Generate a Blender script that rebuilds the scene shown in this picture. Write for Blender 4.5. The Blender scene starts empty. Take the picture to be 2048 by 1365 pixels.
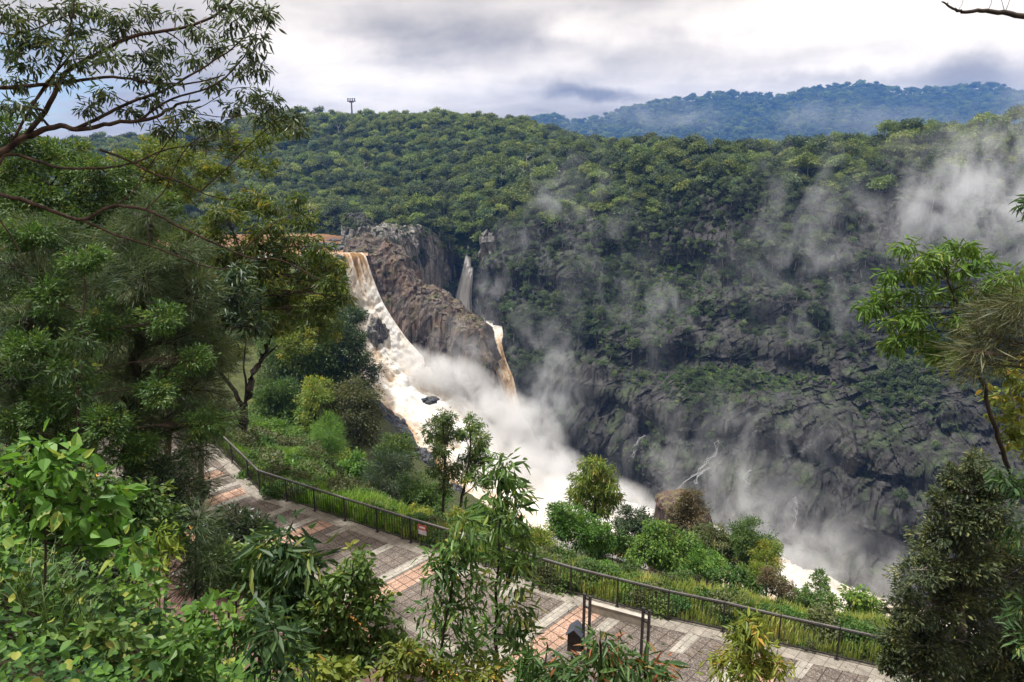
import bpy, math, random
import numpy as np
from mathutils import Vector
from mathutils.bvhtree import BVHTree

RNG = np.random.default_rng(11)
random.seed(5)
SC = bpy.context.scene
COL = SC.collection
R = math.radians

# ------------------------------------------------------------------ camera model (survey of the place)
F_, CX, CY = 1420.0, 1024.0, 682.5
PC, PS = math.cos(R(14)), math.sin(R(14))

def P(px, py, Y):
    t = (py - CY) / F_
    k = Y / (PC - t * PS)
    return np.array([k * (px - CX) / F_, Y, k * (-t * PC - PS)])

def PZ(px, py, z):
    t = (py - CY) / F_
    k = z / (-t * PC - PS)
    return np.array([k * (px - CX) / F_, k * (PC - t * PS), z])

def PYz(px, Y, z):
    d = Y * PC - z * PS
    return np.array([(px - CX) / F_ * d, Y, z])

def proj(p):
    p = np.atleast_2d(p)
    d = p[:, 1] * PC - p[:, 2] * PS
    v = p[:, 1] * PS + p[:, 2] * PC
    return CX + F_ * p[:, 0] / d, CY - F_ * v / d, d

# ------------------------------------------------------------------ noise
def _h(i, j, k):
    n = (i * 374761393 + j * 668265263 + k * 2147483647 + 1013904223) & 0xFFFFFFFF
    n = ((n ^ (n >> 13)) * 1274126177) & 0xFFFFFFFF
    n = ((n ^ (n >> 16)) * 2246822519) & 0xFFFFFFFF
    return ((n ^ (n >> 15)) & 0xFFFF) / 65535.0

def vnoise(p):
    p = np.asarray(p, float)
    i = np.floor(p).astype(np.int64)
    f = p - i
    f = f * f * (3 - 2 * f)
    x, y, z = i[..., 0], i[..., 1], i[..., 2]
    u, v, w = f[..., 0], f[..., 1], f[..., 2]
    def L(a, b, t): return a + (b - a) * t
    r = L(L(L(_h(x, y, z), _h(x + 1, y, z), u), L(_h(x, y + 1, z), _h(x + 1, y + 1, z), u), v),
          L(L(_h(x, y, z + 1), _h(x + 1, y, z + 1), u), L(_h(x, y + 1, z + 1), _h(x + 1, y + 1, z + 1), u), v), w)
    return r * 2 - 1

def fbm(p, o=4):
    p = np.asarray(p, float)
    a, s, t = 0, 1.0, 0
    for k in range(o):
        a = a + s * vnoise(p * 2 ** k + 17.3 * k)
        t += s
        s *= .5
    return a / t

def cells(p):
    i = np.floor(np.asarray(p, float)).astype(np.int64)
    return _h(i[..., 0], i[..., 1], i[..., 2])

# ------------------------------------------------------------------ mesh helpers
def mesh_from(name, V, faces, mats=(), mat_idx=None, attrs=None, smooth=False):
    """faces: list of (n,k) int arrays, k = 3 or 4"""
    me = bpy.data.meshes.new(name)
    V = np.asarray(V, np.float32)
    faces = [np.asarray(f, np.int32) for f in faces if len(f)]
    me.vertices.add(len(V))
    me.vertices.foreach_set('co', V.ravel())
    tot = np.concatenate([np.full(len(f), f.shape[1], np.int32) for f in faces])
    loops = np.concatenate([f.ravel() for f in faces])
    me.loops.add(len(loops))
    me.loops.foreach_set('vertex_index', loops)
    me.polygons.add(len(tot))
    st = np.zeros(len(tot), np.int32)
    st[1:] = np.cumsum(tot)[:-1]
    me.polygons.foreach_set('loop_start', st)
    if mat_idx is not None:
        me.polygons.foreach_set('material_index', np.asarray(mat_idx, np.int32))
    me.polygons.foreach_set('use_smooth', np.full(len(tot), smooth, bool))
    for m in mats:
        me.materials.append(m)
    for k, (dom, a) in (attrs or {}).items():
        at = me.attributes.new(k, 'FLOAT', dom)
        at.data.foreach_set('value', np.asarray(a, np.float32))
    me.update(calc_edges=True)
    me.validate()
    return me

def link(name, data, parent=None):
    o = bpy.data.objects.new(name, data)
    COL.objects.link(o)
    if parent is not None:
        o.parent = parent
    return o

def tag(o, label=None, cat=None, group=None, kind=None):
    if label: o['label'] = label
    if cat: o['category'] = cat
    if group: o['group'] = group
    if kind: o['kind'] = kind
    return o

def empty(name, loc, label, cat, group=None):
    o = bpy.data.objects.new(name, None)
    COL.objects.link(o)
    o.location = [float(v) for v in loc]
    o.empty_display_size = .3
    return tag(o, label, cat, group)

class MB:
    """collects simple solids into ONE mesh"""
    def __init__(s): s.V, s.Q, s.T, s.n = [], [], [], 0
    def add(s, V, Q=(), T=()):
        s.V.append(np.asarray(V, float))
        if len(Q): s.Q.append(np.asarray(Q) + s.n)
        if len(T): s.T.append(np.asarray(T) + s.n)
        s.n += len(V)
    def box(s, c, h, ax=None):
        ax = np.eye(3) if ax is None else np.asarray(ax)
        sg = np.array([[i, j, k] for i in (-1, 1) for j in (-1, 1) for k in (-1, 1)], float)
        V = np.asarray(c) + (sg * np.asarray(h)) @ ax
        s.add(V, [(0, 1, 3, 2), (4, 6, 7, 5), (0, 4, 5, 1), (2, 3, 7, 6), (0, 2, 6, 4), (1, 5, 7, 3)])
    def tube(s, pts, rad, n=6):
        V, Q = tube(pts, rad, n)
        s.add(V, Q)
    def build(s, name, mat, parent=None, origin=None, smooth=False):
        V = np.concatenate(s.V)
        if origin is not None: V = V - np.asarray(origin)
        f = []
        if s.Q: f.append(np.concatenate(s.Q))
        if s.T: f.append(np.concatenate(s.T))
        return link(name, mesh_from(name, V, f, [mat], smooth=smooth), parent)

def tube(pts, rad, n=6):
    pts = np.asarray(pts, float)
    m = len(pts)
    rad = np.broadcast_to(np.asarray(rad, float), (m,))
    d = np.gradient(pts, axis=0)
    d /= np.linalg.norm(d, axis=1)[:, None] + 1e-9
    ref = np.where(np.abs(d[:, 2:3]) > .9, np.array([[1., 0, 0]]), np.array([[0, 0, 1.]]))
    a = np.cross(d, ref); a /= np.linalg.norm(a, axis=1)[:, None] + 1e-9
    b = np.cross(d, a)
    th = np.arange(n) * 2 * np.pi / n
    V = pts[:, None] + rad[:, None, None] * (np.cos(th)[None, :, None] * a[:, None] + np.sin(th)[None, :, None] * b[:, None])
    i = np.arange(m - 1)[:, None] * n
    j = np.arange(n)[None]
    k = (j + 1) % n
    Q = np.stack([i + j, i + k, i + n + k, i + n + j], -1).reshape(-1, 4)
    return V.reshape(-1, 3), Q

def cr(A, m):
    """Catmull-Rom resample along axis 0 to m samples (uniform knots)"""
    A = np.asarray(A, float)
    K = len(A)
    t = np.linspace(0, K - 1, m)
    i = np.minimum(t.astype(int), K - 2)
    f = (t - i).reshape((-1,) + (1,) * (A.ndim - 1))
    p0, p1, p2, p3 = A[np.maximum(i - 1, 0)], A[i], A[i + 1], A[np.minimum(i + 2, K - 1)]
    m1, m2 = (p2 - p0) * .5, (p3 - p1) * .5
    return (2 * f ** 3 - 3 * f ** 2 + 1) * p1 + (f ** 3 - 2 * f ** 2 + f) * m1 + (-2 * f ** 3 + 3 * f ** 2) * p2 + (f ** 3 - f ** 2) * m2

def lin(A, m):
    A = np.asarray(A, float)
    t = np.linspace(0, len(A) - 1, m)
    i = np.minimum(t.astype(int), len(A) - 2)
    f = (t - i).reshape((-1,) + (1,) * (A.ndim - 1))
    return A[i] * (1 - f) + A[i + 1] * f

def loft(rows, nu, nv, mode=cr):
    G = np.array(rows, float)          # (rows, cols, 3)
    G = mode(G, nv)
    return cr(G.transpose(1, 0, 2), nu).transpose(1, 0, 2)

def gnormals(G):
    n = np.cross(np.gradient(G, axis=1), np.gradient(G, axis=0))
    n /= np.linalg.norm(n, axis=2)[..., None] + 1e-9
    return n

def gquads(nv, nu):
    i = np.arange(nv - 1)[:, None] * nu
    j = np.arange(nu - 1)[None]
    return np.stack([i + j, i + j + 1, i + nu + j + 1, i + nu + j], -1).reshape(-1, 4)

def grid_obj(name, G, mat, attrs=None, smooth=True, kind='structure', flip=False):
    nv, nu = G.shape[:2]
    Q = gquads(nv, nu)
    if flip: Q = Q[:, ::-1]
    o = link(name, mesh_from(name, G.reshape(-1, 3), [Q], [mat], attrs=attrs, smooth=smooth))
    if kind: o['kind'] = kind
    return o

def bvh(G):
    nv, nu = G.shape[:2]
    return BVHTree.FromPolygons([tuple(v) for v in G.reshape(-1, 3)], [tuple(int(x) for x in q) for q in gquads(nv, nu)])

# ------------------------------------------------------------------ material helpers
class NT:
    def __init__(s, name, tree=None):
        if tree is None:
            s.m = bpy.data.materials.new(name)
            s.m.use_nodes = True
            tree = s.m.node_tree
        s.t = tree
        s.t.nodes.clear()
    def n(s, typ, ins=None, **kw):
        nd = s.t.nodes.new(typ)
        for k, v in kw.items(): setattr(nd, k, v)
        for k, v in (ins or {}).items():
            sock = nd.inputs[k]
            if isinstance(v, bpy.types.NodeSocket): s.t.links.new(v, sock)
            else: sock.default_value = v
        return nd
    def math(s, op, a, b=0.0, clamp=False):
        nd = s.n('ShaderNodeMath', {0: a, 1: b}, operation=op, use_clamp=clamp)
        return nd.outputs[0]
    def vmath(s, op, a, b=(0, 0, 0)):
        return s.n('ShaderNodeVectorMath', {0: a, 1: b}, operation=op).outputs[0]
    def mix(s, f, a, b, blend='MIX'):
        nd = s.t.nodes.new('ShaderNodeMix')
        nd.data_type = 'RGBA'
        nd.blend_type = blend
        for k, v in ((0, f), (6, a), (7, b)):
            if isinstance(v, bpy.types.NodeSocket): s.t.links.new(v, nd.inputs[k])
            else:
                if k and len(v) == 3: v = tuple(v) + (1,)
                nd.inputs[k].default_value = v
        return nd.outputs[2]
    def ramp(s, f, stops):
        nd = s.t.nodes.new('ShaderNodeValToRGB')
        e = nd.color_ramp.elements
        while len(e) < len(stops): e.new(.5)
        for k, (p, c) in enumerate(stops):
            e[k].position = p
            e[k].color = (c, c, c, 1) if isinstance(c, (int, float)) else tuple(c) + (1,)
        if isinstance(f, bpy.types.NodeSocket): s.t.links.new(f, nd.inputs[0])
        return nd.outputs[0]
    def rng(s, v, a, b, c=0.0, d=1.0):
        return s.n('ShaderNodeMapRange', {0: v, 1: a, 2: b, 3: c, 4: d}).outputs[0]
    def noise(s, vec, scale, detail=4.0, rough=.55, dist=0.0):
        return s.n('ShaderNodeTexNoise', {'Vector': vec, 'Scale': scale, 'Detail': detail, 'Roughness': rough, 'Distortion': dist}).outputs[0]
    def out(s, surf=None, vol=None, disp=None):
        o = s.t.nodes.new('ShaderNodeOutputMaterial')
        if surf is not None: s.t.links.new(surf, o.inputs[0])
        if vol is not None: s.t.links.new(vol, o.inputs[1])
        return s.m

def principled(nt, color, rough=.8, spec=.3, normal=None, metal=0.0):
    ins = {'Base Color': color if isinstance(color, bpy.types.NodeSocket) else tuple(color) + (1,), 'Roughness': rough, 'Specular IOR Level': spec, 'Metallic': metal}
    if normal is not None: ins['Normal'] = normal
    return nt.n('ShaderNodeBsdfPrincipled', ins).outputs[0]

def bump(nt, h, strength=.5, dist=.1):
    return nt.n('ShaderNodeBump', {'Height': h, 'Strength': strength, 'Distance': dist}).outputs[0]

def leaf_mat(name, c1, c2, accent=None, frac=.08, transl=.35, spec=.35, rough=.5, vary=.25):
    nt = NT(name)
    r = nt.n('ShaderNodeAttribute', attribute_name='rnd').outputs['Fac']
    stops = [(0, c1), (1 - frac - .12, c2)]
    if accent: stops += [(1 - frac, accent), (1, accent)]
    col = nt.ramp(r, stops)
    oi = nt.n('ShaderNodeObjectInfo').outputs['Random']
    val = nt.rng(oi, 0, 1, 1 - vary, 1 + vary)
    hue = nt.rng(nt.math('FRACT', nt.math('MULTIPLY', oi, 7.13)), 0, 1, .485, .512)
    col = nt.n('ShaderNodeHueSaturation', {'Hue': hue, 'Saturation': 1.0, 'Value': val, 'Color': col}).outputs[0]
    pb = principled(nt, col, rough, spec)
    tc = nt.mix(.5, col, nt.mix(1.0, col, (1.5, 1.45, .5), 'MULTIPLY'))
    tr = nt.n('ShaderNodeBsdfTranslucent', {'Color': tc}).outputs[0]
    ms = nt.n('ShaderNodeMixShader', {0: transl, 1: pb, 2: tr}).outputs[0]
    return nt.out(ms)

def bark_mat(name, c1, c2, scale=6):
    nt = NT(name)
    co = nt.n('ShaderNodeTexCoord').outputs['Object']
    st = nt.vmath('MULTIPLY', co, (1, 1, .25))
    n1 = nt.noise(st, scale, 5)
    col = nt.ramp(n1, [(.35, c1), (.68, c2)])
    return nt.out(principled(nt, col, .85, .2, bump(nt, n1, .6, .02)))

def plain_mat(name, c, rough=.5, metal=0.0, spec=.4, dirt=.25, scale=8.0):
    nt = NT(name)
    co = nt.n('ShaderNodeTexCoord').outputs['Object']
    n1 = nt.noise(co, scale, 5)
    k = nt.rng(n1, .3, .7, 1 - dirt, 1 + dirt)
    col = nt.mix(1.0, tuple(c), nt.n('ShaderNodeCombineColor', {0: k, 1: k, 2: k}).outputs[0], 'MULTIPLY')
    return nt.out(principled(nt, col, rough, spec, None, metal))

M = {}
def lm(key, *a, **k): M[key] = leaf_mat(key + '_leaves', *a, **k)
lm('sheoak', (.03, .058, .026), (.10, .15, .055), (.2, .2, .08), .06, .3)
lm('sapling', (.04, .095, .026), (.14, .23, .05), (.34, .34, .07), .12, .4, .5, .38)
lm('sheoak_olive', (.045, .06, .025), (.115, .125, .05), (.16, .15, .07), .06, .25)
lm('bright', (.05, .125, .022), (.135, .245, .04), (.25, .30, .06), .08, .4)
lm('mid', (.038, .09, .022), (.10, .18, .038), (.2, .22, .05), .06, .38)
lm('olive', (.05, .07, .025), (.12, .135, .05), (.2, .16, .06), .08, .3)
lm('yellow', (.10, .16, .025), (.24, .29, .045), (.42, .30, .05), .1, .4)
lm('dark', (.018, .045, .02), (.06, .10, .035), (.13, .16, .06), .05, .3, .5, .4)
lm('gum', (.04, .07, .03), (.11, .15, .055), (.22, .2, .06), .07, .3, .5, .42)
lm('canopy', (.05, .09, .018), (.15, .20, .035), (.32, .24, .04), .10, .4)
lm('glossy', (.03, .075, .03), (.085, .15, .045), (.26, .30, .06), .07, .35, .35, .5)
lm('cover', (.022, .06, .015), (.11, .22, .035), (.26, .28, .06), .10, .35, .22, .55)
lm('densetree', (.026, .045, .02), (.095, .12, .045), (.2, .2, .07), .08, .3, .35, .5)
lm('redtip', (.04, .09, .03), (.09, .16, .045), (.30, .12, .05), .16, .3, .35, .5)
lm('brownish', (.08, .075, .035), (.17, .14, .07), (.2, .12, .08), .15, .3)
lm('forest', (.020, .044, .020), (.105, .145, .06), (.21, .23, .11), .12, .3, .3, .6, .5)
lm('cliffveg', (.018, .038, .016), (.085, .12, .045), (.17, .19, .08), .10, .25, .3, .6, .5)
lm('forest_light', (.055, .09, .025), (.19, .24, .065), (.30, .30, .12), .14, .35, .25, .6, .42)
lm('grass', (.10, .15, .03), (.31, .34, .08), (.46, .38, .15), .2, .4)
lm('grass_green', (.07, .19, .02), (.18, .34, .045), (.3, .36, .08), .08, .4)
lm('grass_dark', (.045, .09, .02), (.12, .19, .04), (.26, .22, .1), .10, .35)
M['bark_dark'] = bark_mat('dark_bark', (.018, .014, .012), (.075, .06, .05))
M['bark_red'] = bark_mat('reddish_bark', (.03, .019, .015), (.13, .085, .068))
M['bark_grey'] = bark_mat('grey_bark', (.10, .085, .07), (.28, .25, .22))
M['bark_pale'] = bark_mat('pale_bark', (.3, .28, .25), (.5, .48, .44))
M['bark_brown'] = bark_mat('brown_bark', (.04, .03, .022), (.13, .10, .075))

def rock_mat(name, dark, lightc, moss=.5, mosscol=((.035, .06, .02), (.12, .15, .05)), scale=.12, warm=None, stretch=.3, mth=(.47, .6)):
    nt = NT(name)
    pos = nt.n('ShaderNodeNewGeometry')
    p = pos.outputs['Position']
    st = nt.vmath('MULTIPLY', p, (1, 1, stretch))
    a = nt.noise(st, scale, 8, .65, .6)
    b = nt.noise(st, scale * 5, 6, .7, .4)
    c = nt.n('ShaderNodeTexVoronoi', {'Vector': st, 'Scale': scale * 2.2, 'Randomness': 1.0}, feature='DISTANCE_TO_EDGE').outputs[0]
    v = nt.math('ADD', nt.math('MULTIPLY', a, .55), nt.math('MULTIPLY', b, .45))
    col = nt.ramp(v, [(.3, dark), (.5, tuple(.55 * x + .45 * y for x, y in zip(dark, lightc))), (.72, lightc)])
    if warm:
        w = nt.rng(nt.noise(p, scale * .8, 4), .42, .6)
        col = nt.mix(nt.math('MULTIPLY', w, .8, True), col, nt.mix(1.0, col, warm, 'MULTIPLY'))
    crack = nt.rng(c, 0, .06, .55, 1.0)
    col = nt.mix(1.0, col, nt.n('ShaderNodeCombineColor', {0: crack, 1: crack, 2: crack}).outputs[0], 'MULTIPLY')
    if moss > 0:
        nz = nt.n('ShaderNodeSeparateXYZ', {0: pos.outputs['Normal']}).outputs[2]
        mm = nt.math('ADD', nt.noise(nt.vmath('MULTIPLY', p, (1, 1, .4)), scale * 1.4, 7, .65, .5), nt.math('MULTIPLY', nz, .10))
        mk = nt.rng(mm, mth[0], mth[1], 0, moss)
        mc = nt.ramp(nt.noise(p, scale * 9, 5, .7), [(.35, mosscol[0]), (.65, mosscol[1])])
        col = nt.mix(mk, col, mc)
    sk = nt.rng(nt.noise(nt.vmath('MULTIPLY', p, (1, 1, .06)), scale * 2.6, 5, .6), .38, .6, .45, 1.1)
    col = nt.mix(1.0, col, nt.n('ShaderNodeCombineColor', {0: sk, 1: sk, 2: sk}).outputs[0], 'MULTIPLY')
    h = nt.math('ADD', nt.math('MULTIPLY', b, .5), nt.math('MULTIPLY', nt.rng(c, 0, .12), .5))
    return nt.out(principled(nt, col, .8, .25, bump(nt, h, .9, .12 / scale * .8)))

M['rock_far'] = rock_mat('cliff_rock', (.006, .006, .007), (.068, .064, .06), .75, ((.016, .028, .011), (.06, .082, .03)), scale=.085, stretch=.14, mth=(.56, .69))
M['rock_buttress'] = rock_mat('buttress_rock', (.02, .017, .016), (.19, .155, .132), .6, ((.07, .075, .03), (.15, .14, .06)), .14, (1.18, .94, .80), .16, (.56, .72))
M['rock_wall'] = rock_mat('columnar_rock', (.035, .033, .033), (.34, .32, .295), .6, ((.05, .06, .025), (.13, .13, .05)), .2, None, .2, (.56, .7))
M['rock_shelf'] = rock_mat('shelf_rock', (.028, .029, .034), (.17, .17, .185), 0, scale=.3, stretch=1.6)
M['rock_bank'] = rock_mat('wet_rock', (.022, .022, .026), (.15, .15, .165), .25, scale=.25, stretch=.8, mth=(.6, .75))
M['rock_pin'] = rock_mat('pinnacle_rock', (.04, .028, .022), (.2, .13, .1), .7, ((.06, .08, .02), (.2, .2, .06)), .5, None, .12, (.6, .68))

def soil_mat(name, c1, c2, scale, c3=None):
    nt = NT(name)
    p = nt.n('ShaderNodeNewGeometry').outputs['Position']
    a = nt.noise(p, scale, 8, .65)
    b = nt.noise(p, scale * 8, 6, .7)
    col = nt.ramp(nt.math('ADD', nt.math('MULTIPLY', a, .5), nt.math('MULTIPLY', b, .5)), [(.36, c1), (.6, c2)] + ([(.75, c3)] if c3 else []))
    return nt.out(principled(nt, col, .95, .1, bump(nt, b, .8, .3 / scale)))
M['forest_floor'] = soil_mat('forest_floor', (.012, .02, .01), (.035, .05, .02), .08)
M['slope_soil'] = soil_mat('slope_soil', (.035, .045, .018), (.10, .11, .04), .5)
M['leaf_litter'] = soil_mat('leaf_litter', (.025, .022, .015), (.07, .06, .035), 1.5, (.13, .10, .06))
M['ballast'] = soil_mat('ballast_gravel', (.06, .035, .03), (.22, .14, .12), 5, (.34, .27, .24))

# paving: square tiles of exposed aggregate, joints along the pattern's own axes
TA = R(47.0)
def tile_mat(name, c1, c2, peb, size, joint=.028, speck=30, aspect=1.0, jcol=(.035, .024, .02)):
    nt = NT(name)
    p = nt.n('ShaderNodeNewGeometry').outputs['Position']
    rot = nt.n('ShaderNodeVectorRotate', {'Vector': p, 'Angle': -TA}, rotation_type='Z_AXIS').outputs[0]
    sx = nt.n('ShaderNodeSeparateXYZ', {0: rot})
    u = nt.math('DIVIDE', sx.outputs[0], size * aspect)
    v = nt.math('DIVIDE', sx.outputs[1], size)
    def edge(q, s):
        f = nt.math('FRACT', nt.math('ADD', q, 100.0))
        d = nt.math('MINIMUM', f, nt.math('SUBTRACT', 1.0, f))
        return nt.math('MULTIPLY', d, s)
    if aspect != 1.0:
        row = nt.math('FLOOR', nt.math('ADD', v, 100.0))
        u = nt.math('ADD', u, nt.math('MULTIPLY', row, .5))
    d = nt.math('MINIMUM', edge(u, size * aspect), edge(v, size))
    j = nt.rng(d, joint * .35, joint * .65, 0, 1)
    tid = nt.n('ShaderNodeCombineXYZ', {0: nt.math('FLOOR', u), 1: nt.math('FLOOR', v)}).outputs[0]
    wn = nt.n('ShaderNodeTexWhiteNoise', {'Vector': tid}, noise_dimensions='3D').outputs[0]
    sp = nt.n('ShaderNodeTexVoronoi', {'Vector': p, 'Scale': speck}).outputs['Color']
    spv = nt.n('ShaderNodeSeparateColor', {0: sp}).outputs[0]
    big = nt.noise(p, .7, 5, .6)
    base = nt.mix(nt.rng(big, .35, .65), c1, c2)
    k = nt.rng(wn, 0, 1, .84, 1.14)
    base = nt.mix(1.0, base, nt.n('ShaderNodeCombineColor', {0: k, 1: k, 2: k}).outputs[0], 'MULTIPLY')
    base = nt.mix(nt.rng(spv, .55, .95, 0, .75), base, peb)
    grime = nt.rng(nt.noise(p, 2.6, 6, .65), .36, .62, .76, 1.05)
    base = nt.mix(1.0, base, nt.n('ShaderNodeCombineColor', {0: grime, 1: grime, 2: grime}).outputs[0], 'MULTIPLY')
    col = nt.mix(j, jcol, base)
    h = nt.math('ADD', j, nt.math('MULTIPLY', spv, .25))
    return nt.out(principled(nt, col, .75, .3, bump(nt, h, .5, .01)))
M['tile_brown'] = tile_mat('brown_aggregate_paving', (.074, .06, .051), (.118, .096, .081), (.25, .215, .185), .42)
M['tile_orange'] = tile_mat('orange_aggregate_paving', (.25, .145, .098), (.33, .20, .14), (.48, .36, .29), .42)
M['tile_pale'] = tile_mat('pale_paver', (.22, .205, .175), (.30, .28, .24), (.38, .355, .315), .20, .018, 60, 2.0, (.12, .10, .085))
M['kerb'] = tile_mat('pale_kerb_paver', (.165, .148, .124), (.245, .22, .185), (.33, .30, .26), .40, .02, 60, 1.0, (.11, .09, .075))
M['yellow_line'] = plain_mat('yellow_line_paint', (.62, .28, .03), .6)
M['brick_edge'] = tile_mat('brick_coping', (.30, .16, .09), (.42, .24, .15), (.5, .36, .28), .23, .015, 60, 1.0)
M['fence_metal'] = plain_mat('dark_painted_steel', (.022, .018, .018), .42, 0.0, .5)
M['rail_metal'] = plain_mat('grey_handrail_steel', (.11, .10, .10), .38, .3, .5, .3, 3)  # lighter grey than the posts and bars
M['concrete'] = plain_mat('concrete', (.27, .24, .20), .85, 0, .2, .3, 3)
M['concrete_light'] = plain_mat('pale_concrete', (.33, .305, .265), .85, 0, .2, .2, 3)
M['bin_body'] = plain_mat('bin_dark_timber', (.028, .022, .02), .6)
M['bin_roof'] = plain_mat('bin_blue_grey_steel', (.06, .066, .085), .42, .2)
M['sign_red'] = plain_mat('sign_red', (.36, .05, .05), .5)
M['sign_grey'] = plain_mat('sign_grey', (.33, .33, .36), .5)
M['sign_print'] = plain_mat('sign_print', (.62, .5, .52), .5)
M['tower_steel'] = plain_mat('tower_steel', (.10, .10, .12), .5)

def water_mat(name, brown, white, lo, hi, su=14.0, sv=3.0, transp=False):
    nt = NT(name)
    at = lambda k: nt.n('ShaderNodeAttribute', attribute_name=k).outputs['Fac']
    u, v, fo = at('across'), at('along'), at('foam')
    vec = nt.n('ShaderNodeCombineXYZ', {0: nt.math('MULTIPLY', u, su), 1: nt.math('MULTIPLY', v, sv), 2: 0.0}).outputs[0]
    p = nt.n('ShaderNodeNewGeometry').outputs['Position']
    s1 = nt.noise(vec, 1.0, 6, .62, .8)
    s2 = nt.noise(nt.vmath('MULTIPLY', p, (1, .7, .35)), .34, 6, .6, 1.6)
    k = nt.math('ADD', nt.math('ADD', nt.math('MULTIPLY', s1, .55), nt.math('MULTIPLY', s2, .45)), fo)
    col = nt.ramp(nt.rng(k, lo, hi), [(0, tuple(c * .55 for c in brown)), (.22, brown), (.45, tuple((a + b) / 2 for a, b in zip(brown, white))), (.75, white), (1, (.82, .81, .795))])
    h = nt.math('ADD', s1, s2)
    bs = principled(nt, col, .75, .15, bump(nt, h, .5, 1.2))
    tr = nt.n('ShaderNodeBsdfTranslucent', {'Color': col}).outputs[0]
    bs = nt.n('ShaderNodeMixShader', {0: .35, 1: bs, 2: tr}).outputs[0]
    if transp:
        e = nt.math('MULTIPLY', nt.math('MULTIPLY', u, nt.math('SUBTRACT', 1.0, u)), 4.0)
        al = nt.rng(nt.math('ADD', nt.math('MULTIPLY', e, .5), s1), .55, .95)
        bs = nt.n('ShaderNodeMixShader', {0: al, 1: nt.n('ShaderNodeBsdfTransparent').outputs[0], 2: bs}).outputs[0]
    return nt.out(bs)
M['water_fall'] = water_mat('flood_water', (.42, .25, .105), (.86, .80, .71), .30, .78, 16, 9)
M['water_side'] = water_mat('side_cascade_water', (.40, .25, .12), (.84, .78, .68), .28, .8, 5, 6)
M['water_thin'] = water_mat('thin_fall_water', (.8, .8, .84), (.93, .93, .95), .1, .6, 9, 1.0, True)
M['water_river'] = water_mat('muddy_river', (.30, .17, .09), (.66, .55, .44), .46, 1.25, 6, 16)

# ------------------------------------------------------------------ foliage geometry
def leaves_geo(pos, ax, nrm, L, W, fine=True, fold=.18):
    n = len(pos)
    L = np.broadcast_to(np.asarray(L, float), (n,))[:, None]
    W = np.broadcast_to(np.asarray(W, float), (n,))[:, None]
    ax = ax / (np.linalg.norm(ax, axis=1)[:, None] + 1e-9)
    sd = np.cross(ax, nrm); sd /= np.linalg.norm(sd, axis=1)[:, None] + 1e-9
    up = np.cross(sd, ax)
    if fine:
        def e(t, w, sg): return pos + ax * L * t + sg * sd * W * w + up * (W * fold * w * 2 - L * .14 * t * t)
        V = np.stack([pos, e(1., 0., 1), e(.16, .32, 1), e(.42, .5, 1), e(.74, .30, 1), e(.16, .32, -1), e(.42, .5, -1), e(.74, .30, -1)], 1).reshape(-1, 3)
        i = np.arange(n)[:, None] * 8
        Q = np.concatenate([i + np.array([[0, 5, 6, 7, 1]]), i + np.array([[0, 1, 4, 3, 2]])], 1).reshape(-1, 5)
        return V, Q, 2
    V = np.stack([pos, pos + ax * L * .45 + sd * W * .5 + up * W * fold, pos + ax * L, pos + ax * L * .45 - sd * W * .5 + up * W * fold], 1).reshape(-1, 3)
    return V, np.arange(n * 4).reshape(-1, 4), 1

def unit(v): return v / (np.linalg.norm(v, axis=-1)[..., None] + 1e-9)

KINDS = dict(   # length/width ratio, droop, up-bias of the normal, cover per clump, cluster radius fraction
    small=dict(ar=.42, droop=.15, upb=.55, cov=2.6, rc=.34, fine=False),
    broad=dict(ar=.55, droop=.25, upb=.75, cov=1.9, rc=.40, fine=True),
    gum=dict(ar=.25, droop=.45, upb=.45, cov=1.35, rc=.36, fine=True),
    needle=dict(ar=.05, droop=.12, upb=.3, cov=1.35, rc=.30, fine=False),
)

def lobe_leaves(lobes, kind, leaf, rng, cov=1.0, wind=None, shell=.5):
    """lobes: list of (centre, rx, ry, rz) in metres -> leaf geometry + clump centres"""
    K = KINDS[kind]
    PO, AX, NR, RN, CC = [], [], [], [], []
    for c, rx, ry, rz in lobes:
        m = min(rx, rz)
        rc = max(K['rc'] * m, leaf * .9)
        nc = int(np.clip(3.0 * (rx * rz) / rc ** 2 * .9, 5, 90))
        d = unit(rng.normal(size=(nc, 3)))
        r = rng.random(nc) ** shell
        cc = c + d * r[:, None] * np.array([rx, ry, rz]) * rng.uniform(.75, 1.12, (nc, 1))
        CC.append(cc)
        cs = rng.uniform(.6, 1.25, nc)
        for q in range(nc):
            rr = rc * cs[q]
            n = int(max(4, K['cov'] * cov * math.pi * rr * rr / (leaf * leaf * K['ar'] * .62)))
            off = rng.normal(size=(n, 3)) * rr * np.array([.55, .55, .42])
            PO.append(cc[q] + off)
            out = unit(off + (cc[q] - c) * .5)
            a = out * (1 - K['droop']) + np.array([0, 0, -1.0]) * K['droop'] + rng.normal(size=(n, 3)) * .35
            if wind is not None: a = a + wind
            AX.append(a)
            NR.append(unit(out * .6 + np.array([0, 0, K['upb']]) + rng.normal(size=(n, 3)) * .55))
            RN.append(np.clip(rng.normal(.42 + rng.normal() * .17, .2, n), 0, 1))
    PO, AX, NR, RN = map(np.concatenate, (PO, AX, NR, RN))
    n = len(PO)
    s = rng.uniform(.5, 1.35, n) * leaf
    V, Q, k = leaves_geo(PO, AX, NR, s, s * K['ar'], K['fine'])
    return V, Q, np.repeat(RN, k), CC

def curve(a, b, rng, sag=.12, n=7, up=0.0):
    t = np.linspace(0, 1, n)[:, None]
    L = np.linalg.norm(b - a)
    mid = (a + b) / 2 + rng.normal(size=3) * L * sag + np.array([0, 0, up * L])
    return (1 - t) ** 2 * a + 2 * t * (1 - t) * mid + t ** 2 * b

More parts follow.
